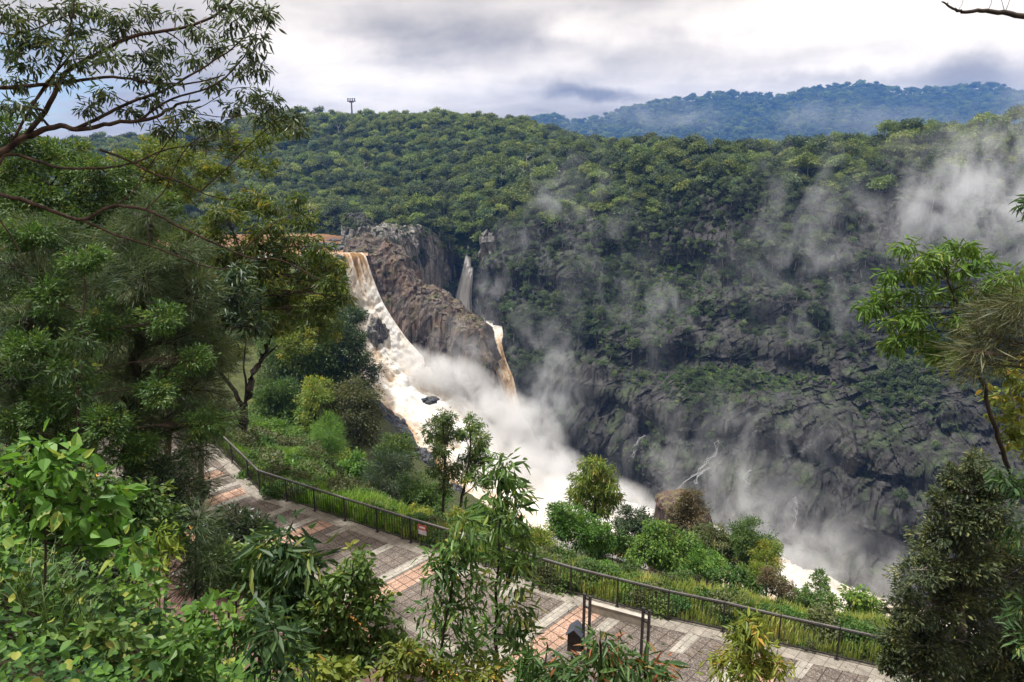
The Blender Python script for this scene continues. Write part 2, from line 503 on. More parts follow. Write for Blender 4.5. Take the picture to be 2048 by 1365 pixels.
def plant(name, label, cat, base, trunk, lobes, kind, leaf, mat, bark, r0, group=None, cov=1.0, seed=0, wind=None, twigs=True, shell=.5, part='crown', extra=None):
    """one tree or shrub: Empty at its foot > trunk (with limbs) + crown"""
    rng = np.random.default_rng(seed + 1000)
    base = np.asarray(base, float)
    root = empty(name, base, label, cat, group)
    V, Q, RN, CC = lobe_leaves(lobes, kind, leaf, rng, cov, wind, shell)
    link(part, mesh_from(part, V - base, [Q], [mat], attrs={'rnd': ('FACE', RN)}), root)
    mb = MB()
    tr = cr(np.array(trunk, float), max(10, 4 * len(trunk)))
    tr[1:-1] += rng.normal(size=(len(tr) - 2, 3)) * r0 * .35
    rad = np.linspace(r0, r0 * .28, len(tr)); rad[0] *= 1.3
    mb.tube(tr, rad, 8)
    ex = [(cr(np.array(q, float), 4 * len(q)), ra, rb) for q, ra, rb in (extra or [])]
    for pts, ra, rb in ex:
        pts[1:-1] += rng.normal(size=(len(pts) - 2, 3)) * ra * .16
        mb.tube(pts, np.linspace(ra, rb, len(pts)), 7)
    if ex:
        AT = np.concatenate([tr] + [e[0] for e in ex]); AR = np.concatenate([rad] + [np.linspace(e[1], e[2], len(e[0])) for e in ex])
    else: AT, AR = tr, rad
    for (c, rx, ry, rz), cc in zip(lobes, CC):
        dz = AT[:, 2] - (c[2] - .6 * rz)
        dd = np.linalg.norm(AT - c, axis=1) + (3.0 * np.maximum(dz, 0) if not ex else 0)
        i = int(np.argmin(dd))
        rl = max(AR[i] * .5, .004)
        if np.linalg.norm(AT[i] - c) > .4 * min(rx, rz):
            lb = curve(AT[i], c, rng, .08, 8, .05)
            mb.tube(lb, np.linspace(rl, rl * .4, 8), 6)
        else:
            lb = np.array([AT[i], (AT[i] + c) / 2, c])
        if twigs:
            for q in cc[::(1 if len(cc) < 40 else 2)]:
                s = lb[rng.integers(len(lb) // 2, len(lb))]
                mb.tube(curve(s, q, rng, .12, 5), np.linspace(rl * .38, rl * .1, 5), 4)
    mb.build('trunk', bark, root, base, True)
    return root

def plobes(Y, L, depth=.9, jit=.06):
    """pixel lobes (px,py,rx,ry[,dY]) at distance Y -> metre lobes"""
    out = []
    for l in L:
        y = Y + (l[4] if len(l) > 4 else RNG.normal() * jit * Y * .3)
        c = P(l[0], l[1], y)
        d = proj(c)[2][0]
        rx, rz = l[2] * d / F_, l[3] * d / F_
        out.append((c, rx, (rx + rz) / 2 * depth, rz))
    return out

# ================================================================== TERRAIN
FP = [(430, 892), (465, 927), (497, 960), (520, 984.5), (574, 1003), (630, 1022), (690, 1042.5), (755, 1064), (821.5, 1086), (893, 1108.5),
      (971, 1134), (1055, 1162), (1141, 1189.5), (1234, 1214), (1335, 1240), (1445, 1264), (1556, 1292), (1673, 1319), (1795, 1347), (1925, 1377)]
ZD = -15.5
FPT = np.array([PZ(x, y, ZD) for x, y in FP])
_d0 = FPT[0] - FPT[1]
FPT = np.concatenate([[FPT[0] + _d0 * 3.0], FPT])                  # carries on behind the trees
_pf = [proj(p)[0][0] for p in FPT]

def fence_at(px):
    return PZ(px, np.interp(px, [f[0] for f in FP] + [2500], [f[1] for f in FP] + [1510]), ZD - .06) if px > 430 else PYz(px, 37.5 + (430 - px) * .03, ZD - .06)

# ---- slope below the walkway, down to the river
NK = [-500, 200, 430, 520, 600, 650, 672, 690, 712, 800, 900, 1000, 1100, 1250, 1400, 1600, 1760, 2000, 2500]
WL = {-500: (516, 344), 200: (514, 344), 430: (513, 344), 520: (513, 344), 600: (515, 343), 650: (517, 343), 672: (524, 342), 690: (640, 329), 712: (752, 309), 800: (850, 287), 900: (945, 264), 1000: (1010, 252),
      1100: (1075, 237), 1250: (1110, 226), 1400: (1150, 212), 1600: (1215, 197), 1760: (1260, 187), 2000: (1320, 177), 2500: (1450, 162)}
rows = []
for k, (dl, zl, dr, zr) in enumerate([(0, 0, 0, 0), (2.2, -.1, 2.0, -.25), (5, -1.0, 4.5, -1.9), (12, -3.4, 10, -7.5), (30, -9.5, 24, -24), (62, -23, 52, -58)]):
    r = []
    for px in NK:
        w = float(np.clip((1000 - px) / 380, 0, 1))
        p0 = fence_at(px)
        r.append(PYz(px, p0[1] + dl * w + dr * (1 - w), ZD - .06 + zl * w + zr * (1 - w)))
    rows.append(r)
rows.append([P(px, *WL[px]) + np.array([0, 0, -.4 if px < 680 else -3]) for px in NK])
G = loft(rows, 260, 220)
N = gnormals(G)
d = np.linalg.norm(G - np.array([0, 0, 0]), axis=2)
amp = np.clip((d - 34) / 60, 0.0, 1) * 2.2
G = G + N * (fbm(G * .09, 4) * amp)[..., None]
SLOPE = G
grid_obj('gorge_slope', G, M['slope_soil'])
T_SLOPE = bvh(G)

# ---- bank between the lookout and the railway cutting
def bankz(x, y):
    c = .6 * x + .8 * y
    cc = np.clip(c, -6, 9.5)
    return -1.75 - .95 * cc - .063 * np.sign(cc) * cc * cc
cs_, ts_ = np.linspace(-9, 9.9, 110), np.linspace(-44, 34, 230)
Cc, Tt = np.meshgrid(cs_, ts_, indexing='ij')
X, Y_ = .6 * Cc + .8 * Tt, .8 * Cc - .6 * Tt
Z = np.maximum(bankz(X, Y_), -16.55)
Gb = np.stack([X, Y_, Z], -1)
Gb[..., 2] += fbm(Gb * .5, 3) * .28 * np.clip((Z + 16.4) / 2, 0, 1)
BANK = Gb
grid_obj('embankment', Gb, M['leaf_litter'])
T_BANK = bvh(Gb)

def ground(x, y, which=None):
    best = None
    for t in (which or (T_SLOPE, T_BANK)):
        h = t.ray_cast(Vector((float(x), float(y), 200)), Vector((0, 0, -1)))[0]
        if h is not None and (best is None or h.z > best): best = h.z
    return best if best is not None else -16.0

# ---- paved platform
def pave_poly(name, pts, z0, z1, mat):
    pts = np.array(pts)[:, :2]
    n = len(pts)
    V = np.concatenate([np.c_[pts, np.full(n, z1)], np.c_[pts, np.full(n, z0)]])
    me = bpy.data.meshes.new(name)
    f = [tuple(range(n))] + [(i, i + n, (i + 1) % n + n, (i + 1) % n) for i in range(n)]
    me.from_pydata([tuple(v) for v in V], [], f)
    me.materials.append(mat)
    o = link(name, me)
    me.update()
    import bmesh
    b = bmesh.new(); b.from_mesh(me); bmesh.ops.recalc_face_normals(b, faces=b.faces); b.to_mesh(me); b.free()
    o['kind'] = 'structure'
    return o

def smooth2(pts, per=6):
    return cr(np.array(pts), per * (len(pts) - 1) + 1)
tang = np.gradient(FPT[:, :2], axis=0); tang = unit(tang)
nin = np.c_[tang[:, 1], -tang[:, 0]]                                   # towards the platform
nin = np.where((nin @ np.array([-.6, -.8]))[:, None] > 0, nin, -nin)
FE = smooth2(FPT[:, :2])
tE = unit(np.gradient(FE, axis=0)); nE = np.c_[tE[:, 1], -tE[:, 0]]
nE = np.where((nE @ np.array([-.6, -.8]))[:, None] > 0, nE, -nE)
outer, inner = FE - nE * .16, FE + nE * .52
def cl(c, x): return np.array([x, (c - .6 * x) / .8])
E0 = 13.62
deck = list(outer) + [cl(E0, outer[-1][0] + 1), cl(E0, outer[0][0] - 2)]
pave_poly('pavement', deck, -17.2, ZD, M['tile_brown'])
def strip(name, a, b, dz, mat):
    V = np.concatenate([np.c_[a, np.full(len(a), ZD + dz)], np.c_[b, np.full(len(b), ZD + dz)]])
    n = len(a); i = np.arange(n - 1)
    o = link(name, mesh_from(name, V, [np.stack([i, i + 1, n + i + 1, n + i], -1)], [mat]))
    if mesh_up(o) < 0: o.data.flip_normals()
    o['kind'] = 'structure'
    return o
def mesh_up(o): return sum(p.normal.z for p in o.data.polygons)
strip('pavement_kerb', outer, inner, .008, M['kerb'])
def band(c0, c1, dz, mat, name, x0=-26, x1=15):
    a = np.array([cl(c0, x) for x in np.linspace(x0, x1, 12)]); b = np.array([cl(c1, x) for x in np.linspace(x0, x1, 12)])
    return strip(name, a, b, dz, mat)
band(14.86, 15.22, .008, M['kerb'], 'pavement_edge_strip')
band(14.02, 14.20, .008, M['yellow_line'], 'pavement_safety_line')
band(13.60, 13.98, .006, M['brick_edge'], 'pavement_coping')
S2 = np.array([math.cos(TA), math.sin(TA)]); S2n = np.array([S2[1], -S2[0]])   # along the inlaid rows / to their right
def inlay(name, end, length, off, w, mat, dz=.004, cut=.18):
    """a row laid from the kerb back across the platform; end = its kerb end"""
    e = np.array(end) + S2n * off
    s = e - S2 * length
    V = np.array([[*(e - S2n * w / 2 - S2 * .05), ZD + dz], [*(e + S2n * w / 2), ZD + dz], [*(s + S2n * w / 2 + S2 * cut), ZD + dz], [*(s - S2n * w / 2), ZD + dz]])
    o = link(name, mesh_from(name, V, [np.array([[0, 1, 2, 3]])], [mat]))
    if mesh_up(o) < 0: o.data.flip_normals()
    o['kind'] = 'structure'
for (x, y), ln, orange in [((-15.6, 34.6), 5, 1), ((-13.59, 32.98), 6, 0), ((-12.45, 31.72), 5.5, -1), ((-10.33, 30.19), 1.25, 0), ((-8.75, 29.35), 6.6, 1), ((-7.15, 28.35), 1.15, 0),
                           ((-4.9, 27.0), 1.4, 0), ((-3.35, 26.1), 6.9, 1), ((-1.55, 25.1), 1.3, 0), ((.3, 24.0), 1.3, 0), ((2.30, 22.9), 6.9, 1), ((3.86, 22.1), 1.35, 0),
                           ((6.2, 20.98), 1.35, 0), ((7.9, 20.3), 6.5, 1), ((9.55, 19.72), 1.2, 0), ((11.4, 18.9), 1.3, 0)]:
    e = (x, y)
    inlay('pavement_pale_row', e, ln, 0, .40, M['tile_pale'])
    if orange: inlay('pavement_orange_row', (x + .1 * orange, y - .1), ln - .6, .20 * orange + .43 * orange, .85, M['tile_orange'], .005, 0)
# track bed in the cutting
V = [(*cl(9.0, -40), -16.45), (*cl(9.0, 22), -16.45), (*cl(13.7, 22), -16.45), (*cl(13.7, -40), -16.45)]
o = link('track_bed', mesh_from('track_bed', np.array(V), [np.array([[0, 1, 2, 3]])], [M['ballast']])); o['kind'] = 'structure'

# ---- far side of the gorge: cliff
CK = [690, 760, 830, 900, 960, 1030, 1110, 1200, 1300, 1400, 1500, 1600, 1700, 1800, 1920, 2048, 2400, 2700]
def ck(spec):
    k = sorted(spec)
    return lambda px: tuple(np.interp(px, k, [spec[q][i] for q in k]) for i in range(len(spec[k[0]])))
r0 = ck({690: (470, 385), 760: (468, 385), 830: (468, 398), 900: (480, 424), 960: (476, 416), 1030: (468, 396), 1200: (440, 382), 1400: (400, 364), 1600: (385, 352), 1800: (378, 342), 2048: (368, 336), 2700: (360, 340)})
r1 = ck({690: (540, 378), 760: (545, 376), 830: (550, 388), 900: (555, 421), 960: (556, 410), 1000: (545, 388), 1030: (560, 374), 1200: (560, 354), 1400: (560, 339), 1600: (562, 324), 1800: (572, 311), 2048: (580, 300), 2700: (580, 300)})
r2 = ck({690: (640, 372), 760: (640, 370), 830: (640, 384), 900: (640, 418), 960: (650, 404), 1000: (640, 378), 1030: (650, 357), 1200: (655, 335), 1400: (660, 319), 1600: (660, 305), 1800: (672, 290), 2048: (684, 275), 2700: (690, 270)})
r3 = ck({690: (740, 365), 760: (740, 365), 830: (740, 378), 900: (735, 410), 960: (735, 396), 1030: (735, 345), 1200: (742, 318), 1300: (748, 309), 1400: (742, 303), 1500: (745, 297), 1600: (750, 290), 1800: (765, 270), 2048: (785, 252), 2700: (800, 240)})
r3b = ck({690: (770, 362), 830: (770, 374), 900: (760, 406), 960: (760, 392), 1030: (757, 341), 1200: (760, 314), 1300: (764, 304), 1400: (775, 287), 1500: (778, 283), 1600: (780, 280), 1800: (790, 264), 2048: (805, 248), 2700: (820, 236)})
r4 = ck({690: (850, 360), 830: (860, 368), 900: (850, 398), 960: (850, 370), 1030: (845, 332), 1200: (862, 301), 1300: (870, 287), 1400: (880, 274), 1600: (900, 255), 1800: (922, 236), 2048: (950, 216), 2700: (970, 190)})
foot = {690: 360, 830: 365, 900: 380, 960: 350, 1030: 318, 1110: 300, 1200: 289, 1300: 271, 1400: 257, 1600: 230, 1800: 208, 2048: 189, 2400: 162, 2700: 150}
rows = [[P(px, *r(px)) for px in CK] for r in (r0, r1, r2, r3, r3b, r4)]
rows.insert(0, [p + np.array([0, 16, 1.5]) for p in rows[0]])
rows.append([PYz(px, np.interp(px, sorted(foot), [foot[k] for k in sorted(foot)]), -144) for px in CK])
G = loft(rows, 760, 340)
CLIFF0 = G.copy()
N = gnormals(G)
Hn = N.copy(); Hn[..., 2] *= .25; Hn = unit(Hn)
if (Hn[..., 1].mean()) > 0: Hn = -Hn
q = G * np.array([1, 1, .22])
rid = 1 - np.abs(fbm(q * .035 + 9, 3)) * 2
bench = np.sin(G[..., 2] * 2 * np.pi / (21 + 5 * fbm(G * .006, 2)) + 2.2 * fbm(G * np.array([.02, .02, .01]) + 3, 3))
bench = np.sign(bench) * np.abs(bench) ** .7
disp = bench * 2.4 * np.clip((-8 - G[..., 2]) / 40, 0, 1) + rid * 5.5 + fbm(q * .10, 4) * 4.0
bl = G * np.array([.20, .20, .045]); bl = bl + fbm(G * .08, 2)[..., None] * .5
disp += (cells(bl) - .5) * 2.6 + (cells(bl * 2.3 + 5) - .5) * 1.3
rock_w = np.ones(G.shape[:2])
G = G + Hn * (disp * 1.1)[..., None]
ledge = fbm(G * np.array([.02, .02, .16]), 3)
G[..., 2] += ledge * 2.0
CLIFF = G
grid_obj('cliff', G, M['rock_far'], smooth=False)
T_CLIFF = bvh(G[::2, ::2])

# ---- far side: forested hill behind the falls and the rim
HK = [-500, -200, 0, 200, 400, 520, 620, 700, 780, 850, 900, 960, 1030, 1100, 1200, 1300, 1400, 1500, 1600, 1700, 1800, 1920, 2048, 2300, 2700]
h0 = ck({-500: (452, 455), 400: (452, 455), 620: (452, 462), 700: (456, 440), 780: (464, 410), 830: (462, 400), 900: (474, 426), 960: (470, 418), 1030: (462, 398), 1200: (434, 384), 1400: (394, 366), 1600: (379, 354), 1800: (372, 344), 2048: (362, 338), 2700: (354, 342)})
h1 = ck({-500: (400, 560), 400: (400, 560), 620: (400, 545), 780: (405, 500), 900: (405, 480), 1030: (395, 460), 1200: (372, 420), 1400: (345, 390), 1600: (338, 378), 1800: (328, 368), 2048: (312, 362), 2700: (305, 365)})
h2 = ck({-500: (330, 720), 400: (325, 720), 620: (320, 690), 780: (325, 640), 900: (325, 600), 1030: (325, 560), 1200: (338, 470), 1300: (336, 430), 1400: (332, 415), 1600: (331, 405), 1700: (329, 400), 1800: (302, 400), 1920: (296, 395), 2048: (288, 392), 2700: (280, 395)})
h3 = ck({-500: (290, 900), 200: (296, 900), 400: (272, 900), 520: (246, 880), 620: (242, 850), 780: (245, 850), 900: (246, 820), 1030: (258, 780), 1110: (282, 740), 1200: (302, 620), 1300: (318, 520), 1400: (322, 480), 1600: (330, 460), 1700: (328, 450), 1800: (298, 450), 1920: (290, 450), 2048: (282, 450), 2700: (275, 450)})
rows = [[P(px, *r(px)) for px in HK] for r in (h0, h1, h2, h3)]
rows.insert(0, [p + np.array([0, -3, -16]) for p in rows[0]])
rows.append([p + np.array([p[0] * .25, 180, -45]) for p in rows[-1]])
G = loft(rows, 420, 150)
N = gnormals(G)
G[..., 2] += fbm(G * .012, 4) * 7 * np.clip((G[..., 1] - 380) / 120, 0, 1)
HILL = G
grid_obj('hillside', G, M['forest_floor'])

# ---- river shelf above the falls
rows = [[P(px, 452, 466) for px in (-100, 250, 480, 600, 700, 745)],
        [P(px, y, Y) for px, y, Y in ((-100, 478, 410), (250, 478, 410), (480, 474, 415), (600, 474, 415), (690, 476, 412), (738, 478, 408))],
        [P(px, y, Y) for px, y, Y in ((-100, 520, 345), (250, 516, 345), (480, 510, 346), (600, 508, 346), (692, 511, 343), (736, 512, 343))]]
G = loft(rows, 90, 70)
G[..., 2] = -42.6 + fbm(G * .25, 3) * .25
G[..., 2] -= np.clip((350 - G[..., 1]) / 8, 0, 1) * .5
nv, nu = G.shape[:2]
uu, vv = np.meshgrid(np.linspace(0, 1, nu), np.linspace(0, 1, nv))
foam = np.clip((vv - .55) * .5, 0, .25) + np.clip(1 - np.abs(vv - .28) / .08, 0, 1) * .12
o = grid_obj('river', G, M['water_river'], {'across': ('POINT', uu.ravel()), 'along': ('POINT', vv.ravel()), 'foam': ('POINT', foam.ravel())})

def rock_lump(name, label, c, r, mat, seed, cat='rock', group=None, n=40, blk=.35, flat=1.0, parent_kind=None):
    """a boulder: a displaced sphere with broken faces"""
    th = np.linspace(0, np.pi, n); ph = np.linspace(0, 2 * np.pi, 2 * n)
    A, B = np.meshgrid(ph, th)
    D = np.stack([np.sin(B) * np.cos(A), np.sin(B) * np.sin(A), np.cos(B)], -1)
    rr = np.array(r)
    Wp = D * rr
    k = 1 + fbm(Wp / rr.mean() * 1.2 + seed * 7.7, 4) * .45 + (cells(Wp / rr.mean() * 2.6 + seed) - .5) * blk
    V = Wp * k[..., None]
    V[:, -1] = V[:, 0]
    V[0] = V[0].mean(0); V[-1] = V[-1].mean(0)
    nv, nu = V.shape[:2]
    o = link(name, mesh_from(name, V.reshape(-1, 3), [gquads(nv, nu)], [mat], smooth=False))
    o.location = [float(v) for v in c]
    return tag(o, label, cat, group)

for i, (px, py, Y, rx, ry, rz, lb) in enumerate([
        (690, 492, 372, 9, 9, 1.6, 'broad flat dark rock shelf in the river just above the main falls'),
        (648, 487, 380, 8, 7, 1.5, 'flat dark rock in the river left of the broad shelf above the falls'),
        (742, 474, 402, 7, 7, 2.0, 'dark rounded rock at the right river bank beside the foaming rapids'),
        (712, 483, 388, 4, 4, 1.1, 'small dark rock between the two foaming channels above the falls'),
        (668, 476, 408, 3.5, 3, .9, 'small dark rock at the upstream edge of the river shelf'),
        (622, 494, 366, 5, 4, 1.2, 'dark low rock beside the trees at the left river bank'),
        (775, 482, 388, 9, 7, 2.4, 'dark weathered rock capping the cliff right of the river')]):
    c = P(px, py, Y); c[2] = -42.4
    rock_lump('river_rock', lb, c, (rx, ry, rz), M['rock_shelf'], i + 1, 'rock', 'rocks in the river above the falls')

# ---- rock buttress between the two falls
BK = [690, 725, 755, 786, 807, 834, 873, 909, 940, 960, 972, 984]
crest = ck({690: (498, 358), 725: (490, 360), 755: (497, 358), 786: (512, 354), 807: (545, 349), 834: (588, 343), 873: (598, 340), 909: (630, 335), 922: (628, 334), 940: (645, 332), 957: (660, 330), 970: (694, 326), 984: (742, 321)})
f1 = ck({690: (560, 346), 735: (566, 344), 775: (610, 341), 815: (640, 336), 850: (630, 333), 885: (634, 330), 920: (658, 327), 940: (680, 323), 960: (715, 320), 984: (790, 314)})
f2 = ck({690: (620, 342), 735: (630, 340), 775: (665, 336), 815: (705, 330), 850: (700, 328), 885: (700, 325), 920: (715, 322), 940: (735, 317), 960: (765, 314), 984: (830, 310)})
f3 = ck({690: (720, 332), 735: (730, 330), 775: (760, 325), 815: (800, 320), 850: (800, 318), 885: (800, 316), 920: (820, 312), 940: (835, 309), 960: (850, 307), 984: (900, 305)})
b1 = [P(px, *crest(px)) + np.array([3, 10, -1.5]) for px in BK]
b2 = [P(px, *crest(px)) + np.array([6, 24, -34]) for px in BK]
rows = [b2, b1] + [[P(px, *r(px)) for px in BK] for r in (crest, f1, f2, f3)]
G = loft(rows, 300, 260)
N = gnormals(G)
if N[150:, :, 1].mean() > 0: N = -N
q = G * np.array([1, 1, .12])
disp = (1 - np.abs(fbm(q * .10 + 3, 2)) * 2) * 2.6 + (cells(q * np.array([.42, .42, .5]) + fbm(G * .05, 2)[..., None] * .6) - .5) * .9 + fbm(G * .10, 3) * 1.0 + (1 - np.abs(fbm(q * np.array([.4, .4, .4]) + 7, 2)) * 2) * .8
G = G + N * disp[..., None]
o = grid_obj('rock_buttress', G, M['rock_buttress'], smooth=False, kind=None)
tag(o, 'pinkish brown rock buttress standing between the main falls and the thin fall', 'rock buttress')
BUTT = G

WK = [684, 715, 745, 775, 805, 835, 865, 890, 908]
rows = [[P(px, r(px)[0] + dy, r(px)[1] - off) for px in WK] for r, off, dy in ((r0, -12, -2), (r0, 5, -3), (r1, 5, 0), (r2, 5, 0), (r3, 6, 0))]
for rr_ in rows:
    rr_[-1] = rr_[-1] + np.array([0, 15, 0]); rr_[-2] = rr_[-2] + np.array([0, 4, 0])
rows[1] = [p + np.array([0, 0, h]) for p, h in zip(rows[1], (0, 1, -1, 1.5, -1, 0, -2.5, -4, -7))]
rows[0] = [p + np.array([0, 0, h]) for p, h in zip(rows[0], (0, 1, -1, 1, -1, 0, -2, -4, -7))]
G = loft(rows, 220, 200)
N = gnormals(G)
if N[100:, :, 1].mean() > 0: N = -N
q = G * np.array([1, 1, .10])
G = G + N * ((1 - np.abs(fbm(q * .14 + 8, 3)) * 2) * 2.6 + (cells(q * np.array([.6, .6, .7]) + fbm(G * .1, 2)[..., None]) - .5) * 1.7 + fbm(G * .25, 3) * .9)[..., None]
WALLR = G
o = grid_obj('rock_wall', G, M['rock_wall'], smooth=False, kind=None)
tag(o, 'grey columnar rock face between the pink buttress and the thin waterfall', 'rock face')
# ---- left bank rock beside the cascade, boulders in the white water
def rock_loft(name, rows, mat, label, seed, amp=1.6, nu=110, nv=90):
    G = loft(rows, nu, nv)
    N = gnormals(G)
    if N[..., 1].mean() > 0: N = -N
    q = G * np.array([1, 1, .5])
    G = G + N * (fbm(q * .16 + seed, 4) * amp * 1.5 + (cells(q * .4 + fbm(G * .15, 2)[..., None]) - .5) * amp)[..., None]
    o = grid_obj(name, G, mat, smooth=False, kind=None)
    return tag(o, label, 'rock')
rock_loft('bank_rock', [[P(690, 775, 296), P(705, 758, 298), P(722, 752, 300), P(735, 775, 299), P(748, 800, 297)],
                        [P(690, 800, 288), P(712, 770, 290), P(740, 790, 291), P(775, 818, 290), P(800, 838, 288)],
                        [P(700, 840, 280), P(730, 812, 282), P(765, 828, 283), P(800, 845, 282), P(824, 862, 280)],
                        [P(720, 890, 270), P(750, 868, 272), P(785, 872, 273), P(812, 876, 273), P(830, 880, 274)],
                        [P(740, 930, 262), P(775, 915, 263), P(800, 905, 265), P(825, 898, 267), P(838, 892, 270)]],
          M['rock_bank'], 'big wet black rock at the left edge of the brown cascade', 4)
for i, (px, py, Y, r, lb) in enumerate([(840, 925, 266, (6, 6, 5), 'wet dark boulder at the foot of the big black bank rock'),
                                        (757, 668, 327, (4.6, 3.4, 8.5), 'tall grey boulder splitting the main falls below its brown lip'),
                                        (862, 800, 292, (3.4, 3, 1.6), 'small black boulder half drowned in the white cascade'),
                                        (905, 985, 252, (4, 4, 3), 'dark boulder behind the twin slender trees in brown water'),
                                        (880, 960, 258, (3, 3, 3), 'dark boulder above the pair of slender trees by the cascade')]):
    rock_lump('boulder', lb, P(px, py, Y), r, M['rock_wall' if i == 1 else 'rock_bank'], 20 + i, 'boulder', 'boulders in the cascade')
rock_lump('rock_outcrop', 'rounded rock outcrop with grassy top just right of the thin waterfall', P(990, 500, 404), (9, 7, 13), M['rock_wall'], 33, 'rock')
# pinnacle
pc = P(1372, 1060, 150)
G = []
for k, (zz, rr) in enumerate([(-26, 9.4), (-16, 8.0), (-8, 7.3), (-2, 7.0), (4, 6.8), (7.0, 6.5), (7.9, 5.2), (8.2, 2.4), (8.3, .1)]):
    a = np.linspace(0, 2 * np.pi, 17)[:-1]
    sq = (np.abs(np.cos(a)) ** 3 + np.abs(np.sin(a)) ** 3) ** (-1 / 3)
    ring = np.stack([np.cos(a) * rr * sq, np.sin(a) * rr * .85 * sq, np.full(16, float(zz))], -1)
    ring[:, 2] -= np.clip(ring[:, 0] - .5, 0, 99) * 1.2 * np.clip((zz + 8) / 10, 0, 1)
    G.append(np.concatenate([ring, ring[:1]]))
G = cr(cr(np.array(G), 80).transpose(1, 0, 2), 121).transpose(1, 0, 2)
q = G * np.array([1, 1, .2])
nn = G.copy(); nn[..., 2] = 0; nn = unit(nn)
G = G + nn * ((cells(q * .8) - .5) * .9 + fbm(q * .35 + 4, 3) * 1.3)[..., None]
G[..., 2] += fbm(G * .4, 3) * .6
G[:, -1] = G[:, 0]
o = link('rock_pinnacle', mesh_from('rock_pinnacle', G.reshape(-1, 3), [gquads(*G.shape[:2])], [M['rock_pin']]))
o.location = pc
tag(o, 'brown broken-off rock pinnacle with grass on its flat top', 'rock')

# ---- falling water
def water(name, rows, mat, foamf, nu, nv, amp, flow=(.12, .12, .05)):
    G = loft([[a, (a * .66 + b * .34), (a * .34 + b * .66), b] for a, b in rows], nu, nv)
    N = gnormals(G)
    if N[..., 2].mean() < 0: N = -N
    q = G * np.array(flow)
    uu, vv = np.meshgrid(np.linspace(0, 1, nu), np.linspace(0, 1, nv))
    am = np.interp(vv, *amp)
    edge = np.clip(np.minimum(uu, 1 - uu) / .12, 0, 1)
    d = (fbm(q * 1.2, 4) * 1.3 + (1 - np.abs(fbm(q * 3, 3)) * 2) * .35 + fbm(q * 7, 2) * .12) * am
    G = G + N * (d * (.35 + .65 * edge))[..., None]
    fo = foamf(uu, vv, d)
    o = grid_obj(name, G, mat, {'across': ('POINT', uu.ravel()), 'along': ('POINT', vv.ravel()), 'foam': ('POINT', fo.ravel())})
    return o, G
MAIN = [(P(683, 508, 346), P(724, 506, 350)), (P(684, 511, 341.5), P(730, 512, 343)), (P(686, 518, 339.5), P(734, 519, 341)), (P(696, 562, 337), P(748, 562, 339)), (P(700, 605, 334), P(766, 605, 336)), (P(672, 640, 329), P(790, 645, 332)),
        (P(684, 688, 322), P(824, 690, 327)),
        (P(696, 735, 313), P(880, 745, 322)), (P(716, 778, 303), P(975, 790, 317)), (P(786, 840, 287), P(1050, 840, 312)),
        (P(846, 905, 273), P(1080, 895, 306)), (P(920, 980, 258), P(1160, 965, 298)), (P(1040, 1050, 240), P(1290, 1015, 272)), (P(1200, 1100, 226), P(1400, 1045, 256)),
        (P(1350, 1150, 212), P(1500, 1080, 243)), (P(1600, 1228, 192), P(1650, 1140, 226)), (P(1780, 1278, 182), P(1800, 1205, 208)), (P(2060, 1350, 169), P(2100, 1300, 186)), (P(2500, 1470, 150), P(2500, 1400, 165))]
def foam_main(u, v, d):
    b = np.interp(v, [0, .06, .12, .2, .26, .34, .45, .6, .75, 1], [-.10, -.26, -.14, .04, .12, .13, .20, .20, .12, .0])
    b = b + np.where(v < .24, (np.abs(u - .55) - .18) * .5, 0)
    b = b - np.clip(1 - u / .3, 0, 1) * np.interp(v, [0, .3, .4, .6, .8, 1], [0, .05, .22, .30, .16, .0])
    b = b + np.clip(.24 - v, 0, .14) / .14 * (np.sin(u * 19 + 2) * .10 + np.sin(u * 41) * .05)
    return b + d * .085
W_MAIN, GW = water('waterfall', MAIN, M['water_fall'], foam_main, 150, 420, ([0, .06, .15, .22, .4, .6, .8, 1], [.25, .5, 1.2, 2.0, 2.9, 2.9, 1.9, 1.1]))
SIDE = [(P(905, 640, 402), P(1000, 635, 396)), (P(925, 655, 384), P(1004, 655, 376)), (P(955, 675, 354), P(1006, 672, 352)), (P(974, 690, 341), P(1004, 688, 342)), (P(984, 720, 335), P(1012, 720, 336)),
        (P(995, 755, 328), P(1026, 755, 330)), (P(1004, 790, 322), P(1034, 790, 324)), (P(1010, 830, 316), P(1044, 830, 318)), (P(1012, 885, 309), P(1052, 880, 312)), (P(1020, 930, 303), P(1070, 925, 306))]
water('side_waterfall', SIDE, M['water_side'], lambda u, v, d: np.interp(v, [0, .2, .32, .8, 1], [.25, .1, -.1, -.04, .15]) + d * .06, 50, 160, ([0, 1], [1.0, 1.3]), (.2, .2, .08))
THIN = [(P(936, 482, 421), P(947, 482, 421)), (P(930, 510, 415), P(947, 510, 415)), (P(920, 550, 411), P(947, 550, 411)), (P(910, 590, 410), P(944, 590, 410)), (P(905, 625, 408), P(946, 625, 408)), (P(900, 650, 406), P(950, 650, 406))]
water('thin_waterfall', THIN, M['water_thin'], lambda u, v, d: .1 + d * .05, 40, 120, ([0, 1], [.6, 2.0]), (.5, .5, .06))
